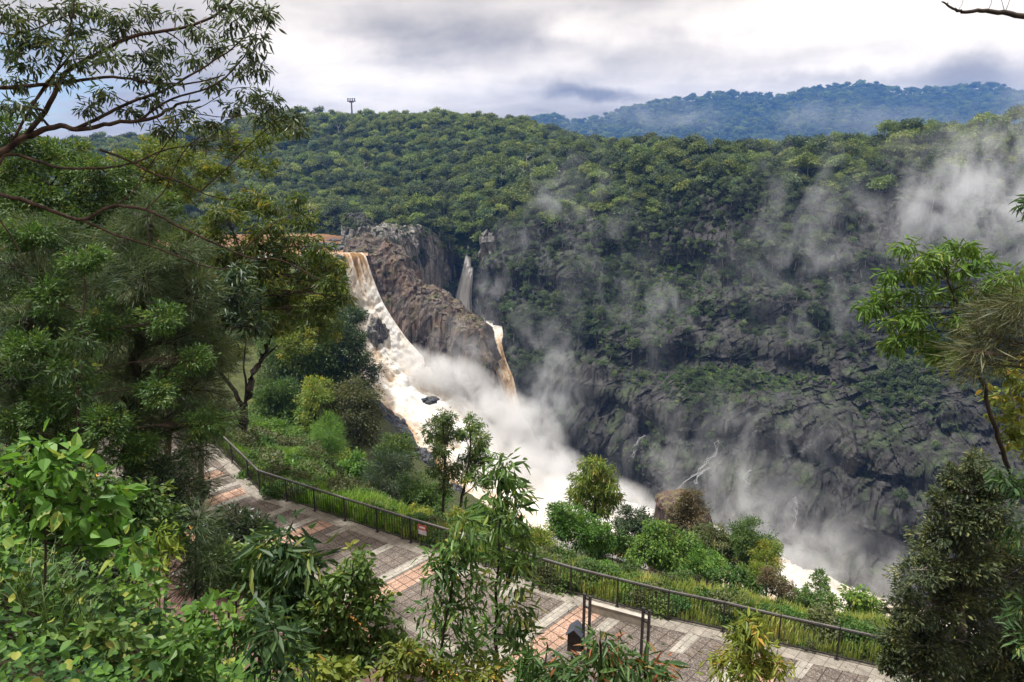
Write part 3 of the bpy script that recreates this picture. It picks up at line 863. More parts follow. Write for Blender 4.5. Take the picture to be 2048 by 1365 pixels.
# rivulets threading down the lower cliff
rng = np.random.default_rng(3)
mb = MB()
for pts in [[(1436, 880), (1432, 905), (1415, 925), (1395, 945), (1370, 965), (1350, 985)], [(1418, 935), (1400, 948), (1388, 968)], [(1290, 870), (1272, 890), (1265, 915)], [(1500, 940), (1490, 955), (1494, 975)],
            [(1590, 995), (1592, 1030), (1586, 1060)], [(1560, 1090), (1566, 1110), (1556, 1130)]]:
    for rep in range(3):
        q3 = []
        for x, y in cr(np.array(pts, float), 16):
            dr = Vector(P(x + rng.normal() * 3.2, y, 100)).normalized()
            h = T_CLIFF.ray_cast(Vector((0, 0, 0)), dr)[0]
            if h is not None: q3.append(np.array(h - dr * 1.2))
        if len(q3) > 3: mb.tube(np.array(q3), rng.uniform(.05, .12, len(q3)), 5)
o = mb.build('rivulets', M['water_thin'] if False else plain_mat('white_rivulet_water', (.26, .26, .275), .5)); o['kind'] = 'structure'

# ---- distant mountain
MK = [600, 900, 1000, 1080, 1110, 1150, 1200, 1260, 1350, 1430, 1500, 1570, 1620, 1700, 1760, 1810, 1860, 1950, 2010, 2060, 2200, 2500]
mt = ck({600: (275,), 1000: (262,), 1080: (248,), 1110: (243,), 1150: (257,), 1200: (250,), 1260: (228,), 1350: (214,), 1430: (200,), 1500: (198,), 1570: (204,), 1620: (190,), 1700: (180,), 1760: (181,), 1810: (194,), 1860: (188,), 1950: (180,), 2010: (187,), 2060: (200,), 2200: (205,), 2500: (190,)})
rows = [[P(px, 420, 1500) for px in MK], [P(px, 300, 1650) for px in MK], [P(px, mt(px)[0] * .5 + 140, 1950) for px in MK], [P(px, mt(px)[0], 2300) for px in MK]]
rows.append([p + np.array([p[0] * .2, 300, -150]) for p in rows[-1]])
G = loft(rows, 300, 110)
G[..., 2] += fbm(G * np.array([.006, .003, .004]), 4) * 26 * np.clip((G[..., 1] - 1500) / 300, 0, 1) * np.clip((2300 - G[..., 1]) / 250, .25, 1)
G = G * 1.8
MOUNT = G
grid_obj('mountain', G, M['forest_floor'])
# plain under everything so the far ground never ends in a gap
xs = np.linspace(-6000, 6000, 30); ys = np.linspace(900, 5600, 20)
X, Y_ = np.meshgrid(xs, ys)
grid_obj('plateau', np.stack([X, Y_, np.full_like(X, -60.)], -1), M['forest_floor'])

# ================================================================== FOREST
def scatter(G, n, wfun=None, dmin=0.0, seed=1):
    rng = np.random.default_rng(seed)
    a, b, c, d = G[:-1, :-1], G[:-1, 1:], G[1:, :-1], G[1:, 1:]
    nr = np.cross(b - a, c - a)
    ar = np.linalg.norm(nr, axis=2)
    C = (a + b + c + d) / 4
    nr = nr / (ar[..., None] + 1e-9)
    nr[nr[..., 2] < 0] *= -1
    w = ar.copy()
    if wfun is not None: w = w * wfun(C, nr)
    w = w.ravel() / w.sum()
    idx = rng.choice(w.size, n, p=w)
    u, v = rng.random((n, 1)), rng.random((n, 1))
    A, B, Cc, D = (t.reshape(-1, 3)[idx] for t in (a, b, c, d))
    p = (A * (1 - u) + B * u) * (1 - v) + (Cc * (1 - u) + D * u) * v
    nn = nr.reshape(-1, 3)[idx]
    if dmin > 0:
        H, keep = {}, []
        for i in range(n):
            k = tuple(np.floor(p[i] / dmin).astype(int))
            ok = True
            for dx in (-1, 0, 1):
                for dy in (-1, 0, 1):
                    for dz in (-1, 0, 1):
                        for j in H.get((k[0] + dx, k[1] + dy, k[2] + dz), ()):
                            e = p[i] - p[j]
                            if e @ e < dmin * dmin: ok = False; break
                        if not ok: break
                    if not ok: break
                if not ok: break
            if ok:
                H.setdefault(k, []).append(i); keep.append(i)
        p, nn = p[keep], nn[keep]
    return p, nn

def crown_mesh(name, seed, r=4.6, h=11.0, leaf=.75, nl=9, cov=1.0, mat=None, bark=None, trunk=True, flat=.72):
    """forest tree as one mesh: lobed crown of leaf clumps on a pale trunk, foot at the origin"""
    rng = np.random.default_rng(seed)
    lobes = [(np.array([0, 0, h - r * flat]), r * .66, r * .66, r * flat * .8)]
    for i in range(nl):
        a = rng.random() * 6.283; q = rng.uniform(.35, .8) * r
        z = h - r * flat * (.6 + .9 * (q / r) ** 2) + rng.normal() * r * .16
        s = rng.uniform(.28, .48) * r
        lobes.append((np.array([math.cos(a) * q, math.sin(a) * q, z]), s, s, s * .75))
    PO, AX, NR, RN = [], [], [], []
    for c, rx, ry, rz in lobes:
        n = int(cov * 2.1 * math.pi * rx * rz / (leaf * leaf * .55 * .62) * 1.3)
        d = unit(rng.normal(size=(n, 3))); d[:, 2] = np.abs(d[:, 2]) * .9 + d[:, 2] * .1
        d = unit(d)
        rr = rng.random(n) ** .3
        PO.append(c + d * rr[:, None] * np.array([rx, ry, rz]) * rng.uniform(.85, 1.12, (n, 1)))
        AX.append(d * .5 + rng.normal(size=(n, 3)) * .6 - np.array([0, 0, .25]))
        NR.append(unit(d * .9 + np.array([0, 0, .45]) + rng.normal(size=(n, 3)) * .4))
        RN.append(np.clip(rng.normal(.4 + rng.normal() * .12, .2, n), 0, 1))
    PO, AX, NR, RN = map(np.concatenate, (PO, AX, NR, RN))
    s = rng.uniform(.6, 1.3, len(PO)) * leaf
    V, Q, _ = leaves_geo(PO, AX, NR, s, s * .55, False)
    mi = np.zeros(len(Q), int)
    if trunk:
        pts = np.array([[0, 0, -3], [rng.normal() * .15, rng.normal() * .15, h * .35], [rng.normal() * .4, rng.normal() * .4, h * .75]])
        tv, tq = tube(pts, [.26, .2, .1], 5)
        Q = np.concatenate([Q, tq + len(V)]); V = np.concatenate([V, tv])
        mi = np.concatenate([mi, np.ones(len(tq), int)]); RN = np.concatenate([RN, np.zeros(len(tq))])
    return mesh_from(name, V, [Q], [mat, bark], mi, {'rnd': ('FACE', RN)})

FV = [crown_mesh('far_tree', i, r, h, .80, nl, 1.0, M['forest'] if i % 3 else M['forest_light'], M['bark_grey'], True, fl)
      for i, (r, h, nl, fl) in enumerate([(4.4, 11, 8, .75), (5.0, 12, 10, .7), (3.8, 12, 7, .95), (5.4, 12, 12, .6), (3.4, 9, 6, .85), (4.6, 13, 9, .8)])]
FV[4] = crown_mesh('far_tree', 31, 3.8, 13.0, .8, 8, .9, M['forest_light'], M['bark_grey'], True, .8)
FVL = [crown_mesh('far_tree', 20 + i, r, h, .80, nl, .95, M['forest_light'], M['bark_grey'], True, fl)
       for i, (r, h, nl, fl) in enumerate([(4.2, 10, 8, .75), (5.0, 11, 10, .65), (3.6, 11, 7, .9)])]
BV = [crown_mesh('cliff_bush', 40 + i, [1.5, 1.2, 1.3, 1.1][i], [1.6, 2.6, 2.2, 3.4][i], .36, 7, 1.0, M['cliffveg'] if i < 3 else M['forest'], M['bark_grey'], False, [.7, 1.3, 1.1, 1.9][i]) for i in range(4)]
CT = [crown_mesh('cliff_tree', 50 + i, r, h, .6, nl, 1.0, M['cliffveg'], M['bark_grey'], True, fl) for i, (r, h, nl, fl) in enumerate([(3.6, 10, 8, 1.1), (3.2, 11, 8, 1.4), (4.2, 10, 10, .8), (2.8, 10, 7, 1.6)])]
SVN = [crown_mesh('slope_tree', 60 + i, r, h, .36, nl, 1.1, [M['mid'], M['olive'], M['dark'], M['mid'], M['yellow']][i], M['bark_grey'], True, fl)
       for i, (r, h, nl, fl) in enumerate([(3.4, 8.5, 10, .8), (3.6, 8, 11, .75), (3.2, 9, 10, .95), (3.8, 8.0, 12, .7), (2.8, 7.5, 8, 1.0)])]

def gn_stuff(name, pts, nrm, meshes, smin, smax, seed, idx=None, tilt=.12, lean=0.0, zoff=0.0):
    """one object of kind stuff: instances of MESHES on points"""
    rng = np.random.default_rng(seed)
    n = len(pts)
    me = bpy.data.meshes.new(name)
    me.vertices.add(n)
    q = np.asarray(pts, np.float32).copy(); q[:, 2] += zoff
    me.vertices.foreach_set('co', q.ravel())
    rot = np.c_[rng.normal(size=n) * tilt, rng.normal(size=n) * tilt, rng.random(n) * 6.283].astype(np.float32)
    if lean:
        rot[:, 0] += -nrm[:, 1] * lean; rot[:, 1] += nrm[:, 0] * lean
        rot[:, 2] = rng.normal(size=n) * .5
    a = me.attributes.new('rot', 'FLOAT_VECTOR', 'POINT'); a.data.foreach_set('vector', rot.ravel())
    a = me.attributes.new('scl', 'FLOAT', 'POINT'); a.data.foreach_set('value', np.clip(rng.lognormal(-.22, .36, n) * (smin + smax) / 2, smin, smax).astype(np.float32))
    a = me.attributes.new('pick', 'INT', 'POINT'); a.data.foreach_set('value', (rng.integers(0, len(meshes), n) if idx is None else idx).astype(np.int32))
    o = link(name, me)
    c = bpy.data.collections.new(name + '_kinds')
    for i, m in enumerate(meshes):
        c.objects.link(bpy.data.objects.new('%s_kind_%02d' % (name, i), m))
    g = bpy.data.node_groups.new(name, 'GeometryNodeTree')
    g.interface.new_socket('Geometry', in_out='INPUT', socket_type='NodeSocketGeometry')
    g.interface.new_socket('Geometry', in_out='OUTPUT', socket_type='NodeSocketGeometry')
    nd = g.nodes.new
    gi, go, iop, ci = nd('NodeGroupInput'), nd('NodeGroupOutput'), nd('GeometryNodeInstanceOnPoints'), nd('GeometryNodeCollectionInfo')
    ci.inputs['Collection'].default_value = c
    ci.inputs['Separate Children'].default_value = True
    ci.inputs['Reset Children'].default_value = True
    def na(nm, dt):
        x = nd('GeometryNodeInputNamedAttribute'); x.data_type = dt; x.inputs[0].default_value = nm
        return next(s for s in x.outputs if s.enabled and s.name == 'Attribute')
    e2r = nd('FunctionNodeEulerToRotation')
    L = g.links.new
    L(na('rot', 'FLOAT_VECTOR'), e2r.inputs[0])
    L(gi.outputs[0], iop.inputs['Points'])
    L(ci.outputs[0], iop.inputs['Instance'])
    iop.inputs['Pick Instance'].default_value = True
    L(na('pick', 'INT'), iop.inputs['Instance Index'])
    L(e2r.outputs[0], iop.inputs['Rotation'])
    L(na('scl', 'FLOAT'), iop.inputs['Scale'])
    L(iop.outputs[0], go.inputs[0])
    md = o.modifiers.new('scatter', 'NODES'); md.node_group = g
    return tag(o, kind='stuff')

# hill forest: sunlight put into leaf colour, paler kinds towards the ridge, dark low down
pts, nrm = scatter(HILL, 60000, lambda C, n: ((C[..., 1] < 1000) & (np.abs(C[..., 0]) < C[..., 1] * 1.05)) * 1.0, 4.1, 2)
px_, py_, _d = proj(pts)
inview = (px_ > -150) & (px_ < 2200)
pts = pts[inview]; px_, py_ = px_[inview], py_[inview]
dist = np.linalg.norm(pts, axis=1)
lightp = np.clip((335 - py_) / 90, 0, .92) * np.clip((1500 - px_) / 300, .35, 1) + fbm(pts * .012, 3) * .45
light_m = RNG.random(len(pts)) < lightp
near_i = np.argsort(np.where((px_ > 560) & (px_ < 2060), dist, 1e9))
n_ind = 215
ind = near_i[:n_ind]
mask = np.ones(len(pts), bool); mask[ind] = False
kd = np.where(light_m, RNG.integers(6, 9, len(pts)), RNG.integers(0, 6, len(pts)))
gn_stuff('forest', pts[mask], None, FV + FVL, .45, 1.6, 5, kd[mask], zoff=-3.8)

def place(mesh, name, p, s, rz, label, cat, group, tilt=.06):
    o = bpy.data.objects.new(name, mesh)
    COL.objects.link(o)
    o.location = [float(v) for v in p]
    o.scale = (s * RNG.uniform(.9, 1.1), s * RNG.uniform(.9, 1.1), s)
    o.rotation_euler = (RNG.normal() * tilt, RNG.normal() * tilt, rz)
    return tag(o, label, cat, group)
for i in ind:
    if px_[i] > 1150:
        lb, gp = 'dark rounded forest tree on the rim above the dark cliff', 'forest trees along the right rim'
    elif py_[i] > 380 and px_[i] < 840:
        lb, gp = 'forest tree on the far river bank behind the falls', 'forest trees on the river bank'
    else:
        lb, gp = 'forest tree at the cliff top around the thin waterfall', 'forest trees above the thin fall'
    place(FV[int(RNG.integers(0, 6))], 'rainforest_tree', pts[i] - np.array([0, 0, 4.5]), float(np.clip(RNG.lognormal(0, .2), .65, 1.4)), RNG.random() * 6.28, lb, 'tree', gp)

# a few bare pale trunks standing out of the far forest
dm = MB(); rg = np.random.default_rng(77)
dm.tube([(0, 0, -3), (.3, 0, 6), (-.1, .2, 13), (.4, .1, 18)], [.42, .32, .22, .08], 6)
for k in range(9):
    z0 = rg.uniform(8, 16); a = rg.random() * 6.283; L = rg.uniform(2.0, 4.2)
    dm.tube(curve(np.array([.1, .1, z0]), np.array([math.cos(a) * L, math.sin(a) * L, z0 + L * .9]), rg, .12, 5), np.linspace(.13, .04, 5), 4)
d0 = dm.build('dead_tree', M['bark_pale'])
vis_i = np.where((px_ > 600) & (px_ < 1250) & (py_ > 255) & (py_ < 400))[0]
for n_, i in enumerate(RNG.choice(vis_i, 9, replace=False)):
    o = d0 if n_ == 0 else d0.copy()
    if n_: COL.objects.link(o)
    o.location = [float(v) for v in pts[i] - np.array([0, 0, 2.0])]; o.scale = (1, 1, float(RNG.uniform(.75, 1.0))); o.rotation_euler = (0, RNG.normal() * .05, RNG.random() * 6.28)
    tag(o, 'bare pale dead tree standing out of the far forest', 'tree', 'dead trees in the far forest')
# mountain forest
pm, nm = scatter(MOUNT[:-22], 15000, None, 14.0, 4)
gn_stuff('mountain_forest', pm, nm, FV[:4], 1.6, 4.4, 6, zoff=-9)

# plants hanging on the far cliff: trees on the upper, gentler part, bushes and grass lower down
def rowfrac(G): return None
nvC, nuC = CLIFF.shape[:2]
vC = np.linspace(-1, 6, nvC)                              # guide row index of each grid row (0 rim .. 6 foot)
vcell = ((vC[:-1] + vC[1:]) / 2)[:, None] * np.ones((1, nuC - 1))
pxc = proj(CLIFF0[:-1, :-1].reshape(-1, 3))[0].reshape(nvC - 1, nuC - 1)
def w_tree(C, n):
    w = np.interp(vcell, [0, .8, 1.6, 2.3, 2.9, 3.3, 4.2, 6], [1.5, 1.3, .8, .42, .30, .14, .03, .0])
    w = w * np.clip(.55 + fbm(C * .03 + 3, 3) * 2.2, .0, 1.6)
    w = w * np.where(pxc < 860, .04, np.where(pxc < 1010, np.where(vcell < .35, 1.0, .10), 1.0))
    return w
pt, ntr = scatter(CLIFF, 6500, w_tree, 3.6, 7)
pxx, pyy, dd = proj(pt)
sel = np.argsort(np.where((pxx > 1000) & (pxx < 1780) & (pyy > 330), np.linalg.norm(pt, axis=1) - pt[:, 2] * .9, 1e9))[:85]
mask = np.ones(len(pt), bool); mask[sel] = False
gn_stuff('cliff_trees', pt[mask], ntr[mask], CT, .38, 1.05, 8, zoff=-2.4, tilt=.15)
for i in sel:
    place(CT[int(RNG.integers(0, 4))], 'cliff_tree', pt[i] - np.array([0, 0, 2.4]), float(np.clip(RNG.lognormal(-.45, .22), .4, .95)), RNG.random() * 6.28,
          'small tree clinging to the ledges of the dark cliff face', 'tree', 'trees clinging to the cliff face', .15)
def w_bush(C, n):
    w = np.interp(vcell, [0, 1, 2, 2.8, 3.0, 3.9, 4.2, 5, 6], [1.0, 1.2, 1.3, 1.2, 2.0, 1.5, .75, .40, .0])
    w = w * np.clip(.05 + fbm(C * np.array([.035, .035, .025]) + 13, 4) * 3.6, .0, 2.2)
    return w * np.where(pxc < 860, .22, np.where(pxc < 1000, .5, 1.0)) * np.where((vcell > 4) & (pxc < 1150), .3, 1)
pb, nb = scatter(CLIFF, 13500, w_bush, 1.1, 9)
pbx = proj(pb)[0]
vbr = RNG.integers(0, 4, len(pb))
gn_stuff('cliff_undergrowth', pb, nb, BV, .45, 1.7, 10, vbr, tilt=.25, zoff=-.5)
def w_ledge(C, n):
    q1 = np.exp(-((vcell - 3.55) / .35) ** 2) * np.exp(-((pxc - 1470) / 130) ** 2)
    q2 = np.exp(-((vcell - 1.35) / .5) ** 2) * np.exp(-((pxc - 1300) / 90) ** 2)
    q3 = np.exp(-((pxc - 1222) / 14) ** 2) * np.exp(-((vcell - 1.5) / .8) ** 2)
    q4 = np.exp(-((vcell - .35) / .3) ** 2) * np.exp(-((pxc - 965) / 40) ** 2) * .8
    return q1 * 1.3 + q2 * .8 + q3 * .7 + q4
LB = [crown_mesh('ledge_grass', 80 + i, 1.1, .9, .34, 5, .9, M['grass_dark'] if i else M['bright'], M['bark_grey'], False, .6) for i in range(3)]
pl_, nl_ = scatter(CLIFF, 2600, w_ledge, .8, 12)
gn_stuff('ledge_grass', pl_, nl_, LB, .6, 1.5, 14, tilt=.3, zoff=-.3)
# scrub on the buttress and the river bank
pq, nq = scatter(BUTT[60:200], 160, lambda C, n: np.clip(n[..., 2] - .25, 0, 1) * np.clip(fbm(C * .08 + 5, 3) * 3, 0, 1), 1.2, 15)
gn_stuff('buttress_scrub', pq, nq, LB + BV[2:3], .35, .9, 16, zoff=-.3)
pw, nw = scatter(WALLR[:70], 120, lambda C, n: np.clip(n[..., 2] - .2, .0, 1) + .03, 1.3, 18)
gn_stuff('rock_wall_scrub', pw, nw, LB[1:] + BV[:2], .5, 1.2, 19, zoff=-.3)
pr = np.array([[RNG.uniform(-205, -112), RNG.uniform(446, 462), -43] for _ in range(150)])
gn_stuff('bank_scrub', pr, None, LB + BV[3:4], .8, 2.0, 17)

# forest on the near spur (between the walkway's far end and the falls)
ps, ns_ = scatter(SLOPE, 2600, lambda C, n: ((C[..., 1] > 72) * (C[..., 2] > -78) * np.clip((750 - proj(C.reshape(-1, 3))[0].reshape(C.shape[:2])) / 60, 0, 1)), 4.0, 21)
sx, sy, _ = proj(ps)
k = (sx > 330) & (sx < 745)
ps, sx, sy = ps[k], sx[k], sy[k]
for p in ps[:210]:
    i = int(RNG.choice(5, p=[.28, .22, .24, .16, .10]))
    place(SVN[i], 'slope_tree', p - np.array([0, 0, 1.0]), float(np.clip(RNG.lognormal(-.1, .2), .6, 1.3)), RNG.random() * 6.28,
          'bushy tree crowded on the steep spur left of the main falls', 'tree', 'trees crowding the spur by the falls')
# trees low on the slope, right: hidden feet, tops among the named ones
pz, nz = scatter(SLOPE, 900, lambda C, n: ((C[..., 1] > 34) * (C[..., 1] < 95) * (C[..., 2] < -24) * 1.0), 3.4, 23)
zx, zy, _ = proj(pz)
for p, x, y in list(zip(pz, zx, zy))[:70]:
    top = proj(p + np.array([0, 0, 5.5]))[1][0]
    lim = np.interp(x, [430, 700, 860, 1000, 1100, 1300, 1560, 1600, 1760], [700, 860, 1000, 1045, 1050, 1070, 1130, 1200, 1240])
    if x < 480 or x > 1780 or top < lim: continue
    i = int(RNG.choice(5, p=[.34, .2, .16, .2, .10]))
    place(SVN[i], 'slope_shrub', p - np.array([0, 0, .6]), float(RNG.uniform(.42, .62)), RNG.random() * 6.28,
          'leafy shrub low on the slope between railing and cascade', 'shrub', 'shrubs low on the slope below the railing')

psl, nsl = scatter(SLOPE[:150], 9000, lambda C, n: (C[..., 1] > 31) * (C[..., 1] < 125) * np.clip(.5 + fbm(C * .12, 3) * 3, .12, 2) * np.clip((np.min(np.linalg.norm(C[..., None, :2] - FE[None, None, ::8], axis=-1), axis=-1) - 1.3) / 4, 0, 1) / np.clip(C[..., 1], 30, 200) ** .7, .5, 25)
LS = [crown_mesh('slope_cover', 90 + i, .9, .8, [.13, .15, .11, .13][i], 6, 1.0, [M['mid'], M['bright'], M['grass_dark'], M['olive']][i], M['bark_grey'], False, .75) for i in range(4)]
gn_stuff('slope_undergrowth', psl, nsl, LS, .5, 1.7, 26, tilt=.2, zoff=-.2)
# ================================================================== GRASS AND UNDERGROWTH (stuff)
def blades(name, pts, h, w, mat, seed, lean=.35, clump=.4):
    rng = np.random.default_rng(seed)
    n = len(pts)
    H = h * rng.uniform(.5, 1.25, n) * np.clip(1 + fbm(pts * .55 + 31, 3) * 1.3, .35, 1.9)
    az = rng.random(n) * 6.283
    dirn = np.c_[np.cos(az), np.sin(az), np.zeros(n)]
    sd = np.c_[-np.sin(az), np.cos(az), np.zeros(n)] * (w * rng.uniform(.6, 1.3, n))[:, None] * .5
    ln = rng.uniform(.1, 1, n)[:, None] * lean
    a = pts - sd; b = pts + sd
    m1, m2 = (pts + dirn * ln * H[:, None] * .35 + np.c_[np.zeros((n, 2)), H * .6] + s for s in (sd * .8, -sd * .8))
    t = pts + dirn * ln * H[:, None] * 1.1 + np.c_[np.zeros((n, 2)), H * .95]
    V = np.stack([a, b, m1, m2, t], 1).reshape(-1, 3)
    i = np.arange(n)[:, None] * 5
    RN = np.clip(.45 + fbm(pts * .8, 3) * clump + rng.normal(size=n) * .18, 0, 1)
    me = mesh_from(name, V, [i + np.array([[0, 1, 2, 3]]), i + np.array([[3, 2, 4]])], [mat], attrs={'rnd': ('FACE', np.concatenate([RN, RN]))})
    return tag(link(name, me), kind='stuff')
gp, _ = scatter(SLOPE[:130], 190000, lambda C, n: np.clip((48 - C[..., 1]) / 20, 0.16, 1) * (C[..., 1] < 100) * ((proj(C.reshape(-1, 3))[0].reshape(C.shape[:2])) > 380) * np.clip(1.1 + fbm(C * .35, 3) * 1.2, .2, 2), 0, 31)
fd = np.min(np.linalg.norm(gp[:, None, :2] - FE[None, ::3], axis=2), axis=1)
gp = gp[fd > .35]
gpx = proj(gp)[0]
gm = gpx + RNG.normal(size=len(gp)) * 60 < 800
blades('tall_grass', gp[~gm], .5, .035, M['grass'], 32)
blades('slope_grass', gp[gm], .55, .04, M['grass_green'], 33, .5)

wi = RNG.integers(0, len(FE), 1500)
wp = np.c_[FE[wi] - nE[wi] * (.45 + np.abs(RNG.normal(0, 1.3, 1500)))[:, None] + RNG.normal(size=(1500, 2)) * .15, np.zeros(1500)]
wp[:, 2] = [ground(x, y, (T_SLOPE,)) for x, y, _ in wp]
wp = wp[fbm(wp * .35 + 5, 3) > -.1]
gn_stuff('verge_weeds', wp, None, LS, .25, 1.0, 34, tilt=.25, zoff=-.1)
# foreground ground cover on the embankment
def bank_pts(n, seed, dens):
    return scatter(BANK, n, dens, 0, seed)
def vis_w(C, n):
    x, y, d_ = proj(C.reshape(-1, 3))
    x, y, d_ = (q.reshape(C.shape[:2]) for q in (x, y, d_))
    return (d_ > 2.9) * (x > -150) * (x < 2200) * (y > 850) * (y < 1600) * (C[..., 2] > -16.2) / np.clip(d_, 3, 40) ** 1.3
gpt, _ = bank_pts(26000, 41, vis_w)
gpt = gpt[fbm(gpt * .5 + 3, 3) + RNG.normal(size=len(gpt)) * .12 > .02]
bx_, by_, bd_ = proj(gpt)
gpt = gpt[(bx_ > 20) & (bx_ < 420) & (by_ < 1290) & (bd_ > 5)]
blades('bank_grass', gpt, .34, .011, M['grass_dark'], 42, 1.3)
up_, _ = bank_pts(20000, 43, vis_w)
rng = np.random.default_rng(44)
n = len(up_)
hgt = rng.uniform(.03, .7, n) * np.clip(.75 + 1.5 * fbm(up_ * .9, 3), .12, 2.2)
po = up_ + np.c_[rng.normal(size=(n, 2)) * .05, hgt]
s = rng.uniform(.03, .09, n) * np.clip(np.linalg.norm(up_, axis=1) / 5.5, .45, 1.3)
V, Q, kq = leaves_geo(po, np.c_[rng.normal(size=(n, 2)), rng.normal(size=n) * .3 - .25], unit(np.c_[rng.normal(size=(n, 2)) * .45 + [0, -.25], np.ones(n)]), s, s * .72, True, .1)
rn = np.clip(.36 + fbm(po * .9, 3) * .8 + rng.normal(size=n) * .24, 0, 1)
tag(link('undergrowth', mesh_from('undergrowth', V, [Q], [M['cover']], attrs={'rnd': ('FACE', np.repeat(rn, kq))})), kind='stuff')

# ================================================================== NAMED TREES AND SHRUBS
def foot(px, Y, which=None):
    z = -10.0
    for _ in range(6):
        p = PYz(px, Y, z)
        z = ground(p[0], p[1], which) - .05
    return PYz(px, Y, z)
_seed = [100]
def grow(name, label, cat, Y, fx, stem, lobes, kind, leaf, mat, bark='bark_brown', r0=.06, group=None, cov=1.0, depth=.9, wind=None, which=None, shell=.5, extra=None, jit=.06, twigs=True):
    _seed[0] += 1
    b = foot(fx, Y, which)
    tr = [b] + [P(s[0], s[1], Y + (s[2] if len(s) > 2 else 0)) for s in stem]
    if len(tr) == 2: tr.insert(1, (tr[0] + tr[1]) / 2)
    return plant(name, label, cat, b, tr, plobes(Y, lobes, depth, jit), kind, leaf, M[mat], M[bark], r0, group, cov, _seed[0], wind, twigs, shell, extra=extra)
SL = (T_SLOPE,)
BK_ = (T_BANK,)
GS = 'trees and shrubs on the slope beyond the railing'
lp = np.array([[*(FE[i] + nE[i] * d), ZD + .02] for i, d in zip(RNG.integers(0, len(FE), 420), np.abs(RNG.normal(0, 1, 420)) * 1.3 + .1)])
az_l = RNG.random(420) * 6.283
V, Q, kq = leaves_geo(lp, np.c_[np.cos(az_l), np.sin(az_l), RNG.normal(size=420) * .15], unit(np.c_[RNG.normal(size=(420, 2)) * .25, np.ones(420)]), RNG.uniform(.05, .12, 420), .03, True, .15)
tag(link('fallen_leaves', mesh_from('fallen_leaves', V, [Q], [M['brownish']], attrs={'rnd': ('FACE', np.repeat(RNG.random(420), kq))})), kind='stuff')
# --- beyond the railing, left to right
FORK_Y = 44
grow('forked_tree', 'forked tree with dark trunk and pale grey upper limbs beyond the railing', 'tree', FORK_Y, 483, [(486, 850), (489, 820), (500, 770), (520, 725), (533, 690), (560, 650)],
     [(545, 640, 60, 40), (600, 620, 60, 42), (480, 640, 60, 45), (640, 650, 45, 40), (520, 590, 70, 40), (590, 690, 40, 30), (440, 700, 45, 40), (650, 600, 50, 35)], 'small', .17, 'canopy', 'bark_dark', .34, cov=.75, which=SL,
     extra=[([P(488, 824, FORK_Y), P(470, 785, FORK_Y), P(447, 755, FORK_Y), P(438, 735, FORK_Y)], .17, .09), ([P(490, 810, FORK_Y), P(493, 770, FORK_Y), P(487, 735, FORK_Y), P(492, 690, FORK_Y)], .1, .04),
            ([P(485, 855, FORK_Y), P(473, 830, FORK_Y), P(462, 815, FORK_Y)], .1, .05), ([P(512, 735, FORK_Y), P(545, 700, FORK_Y), P(600, 665, FORK_Y), P(655, 640, FORK_Y)], .1, .03)])
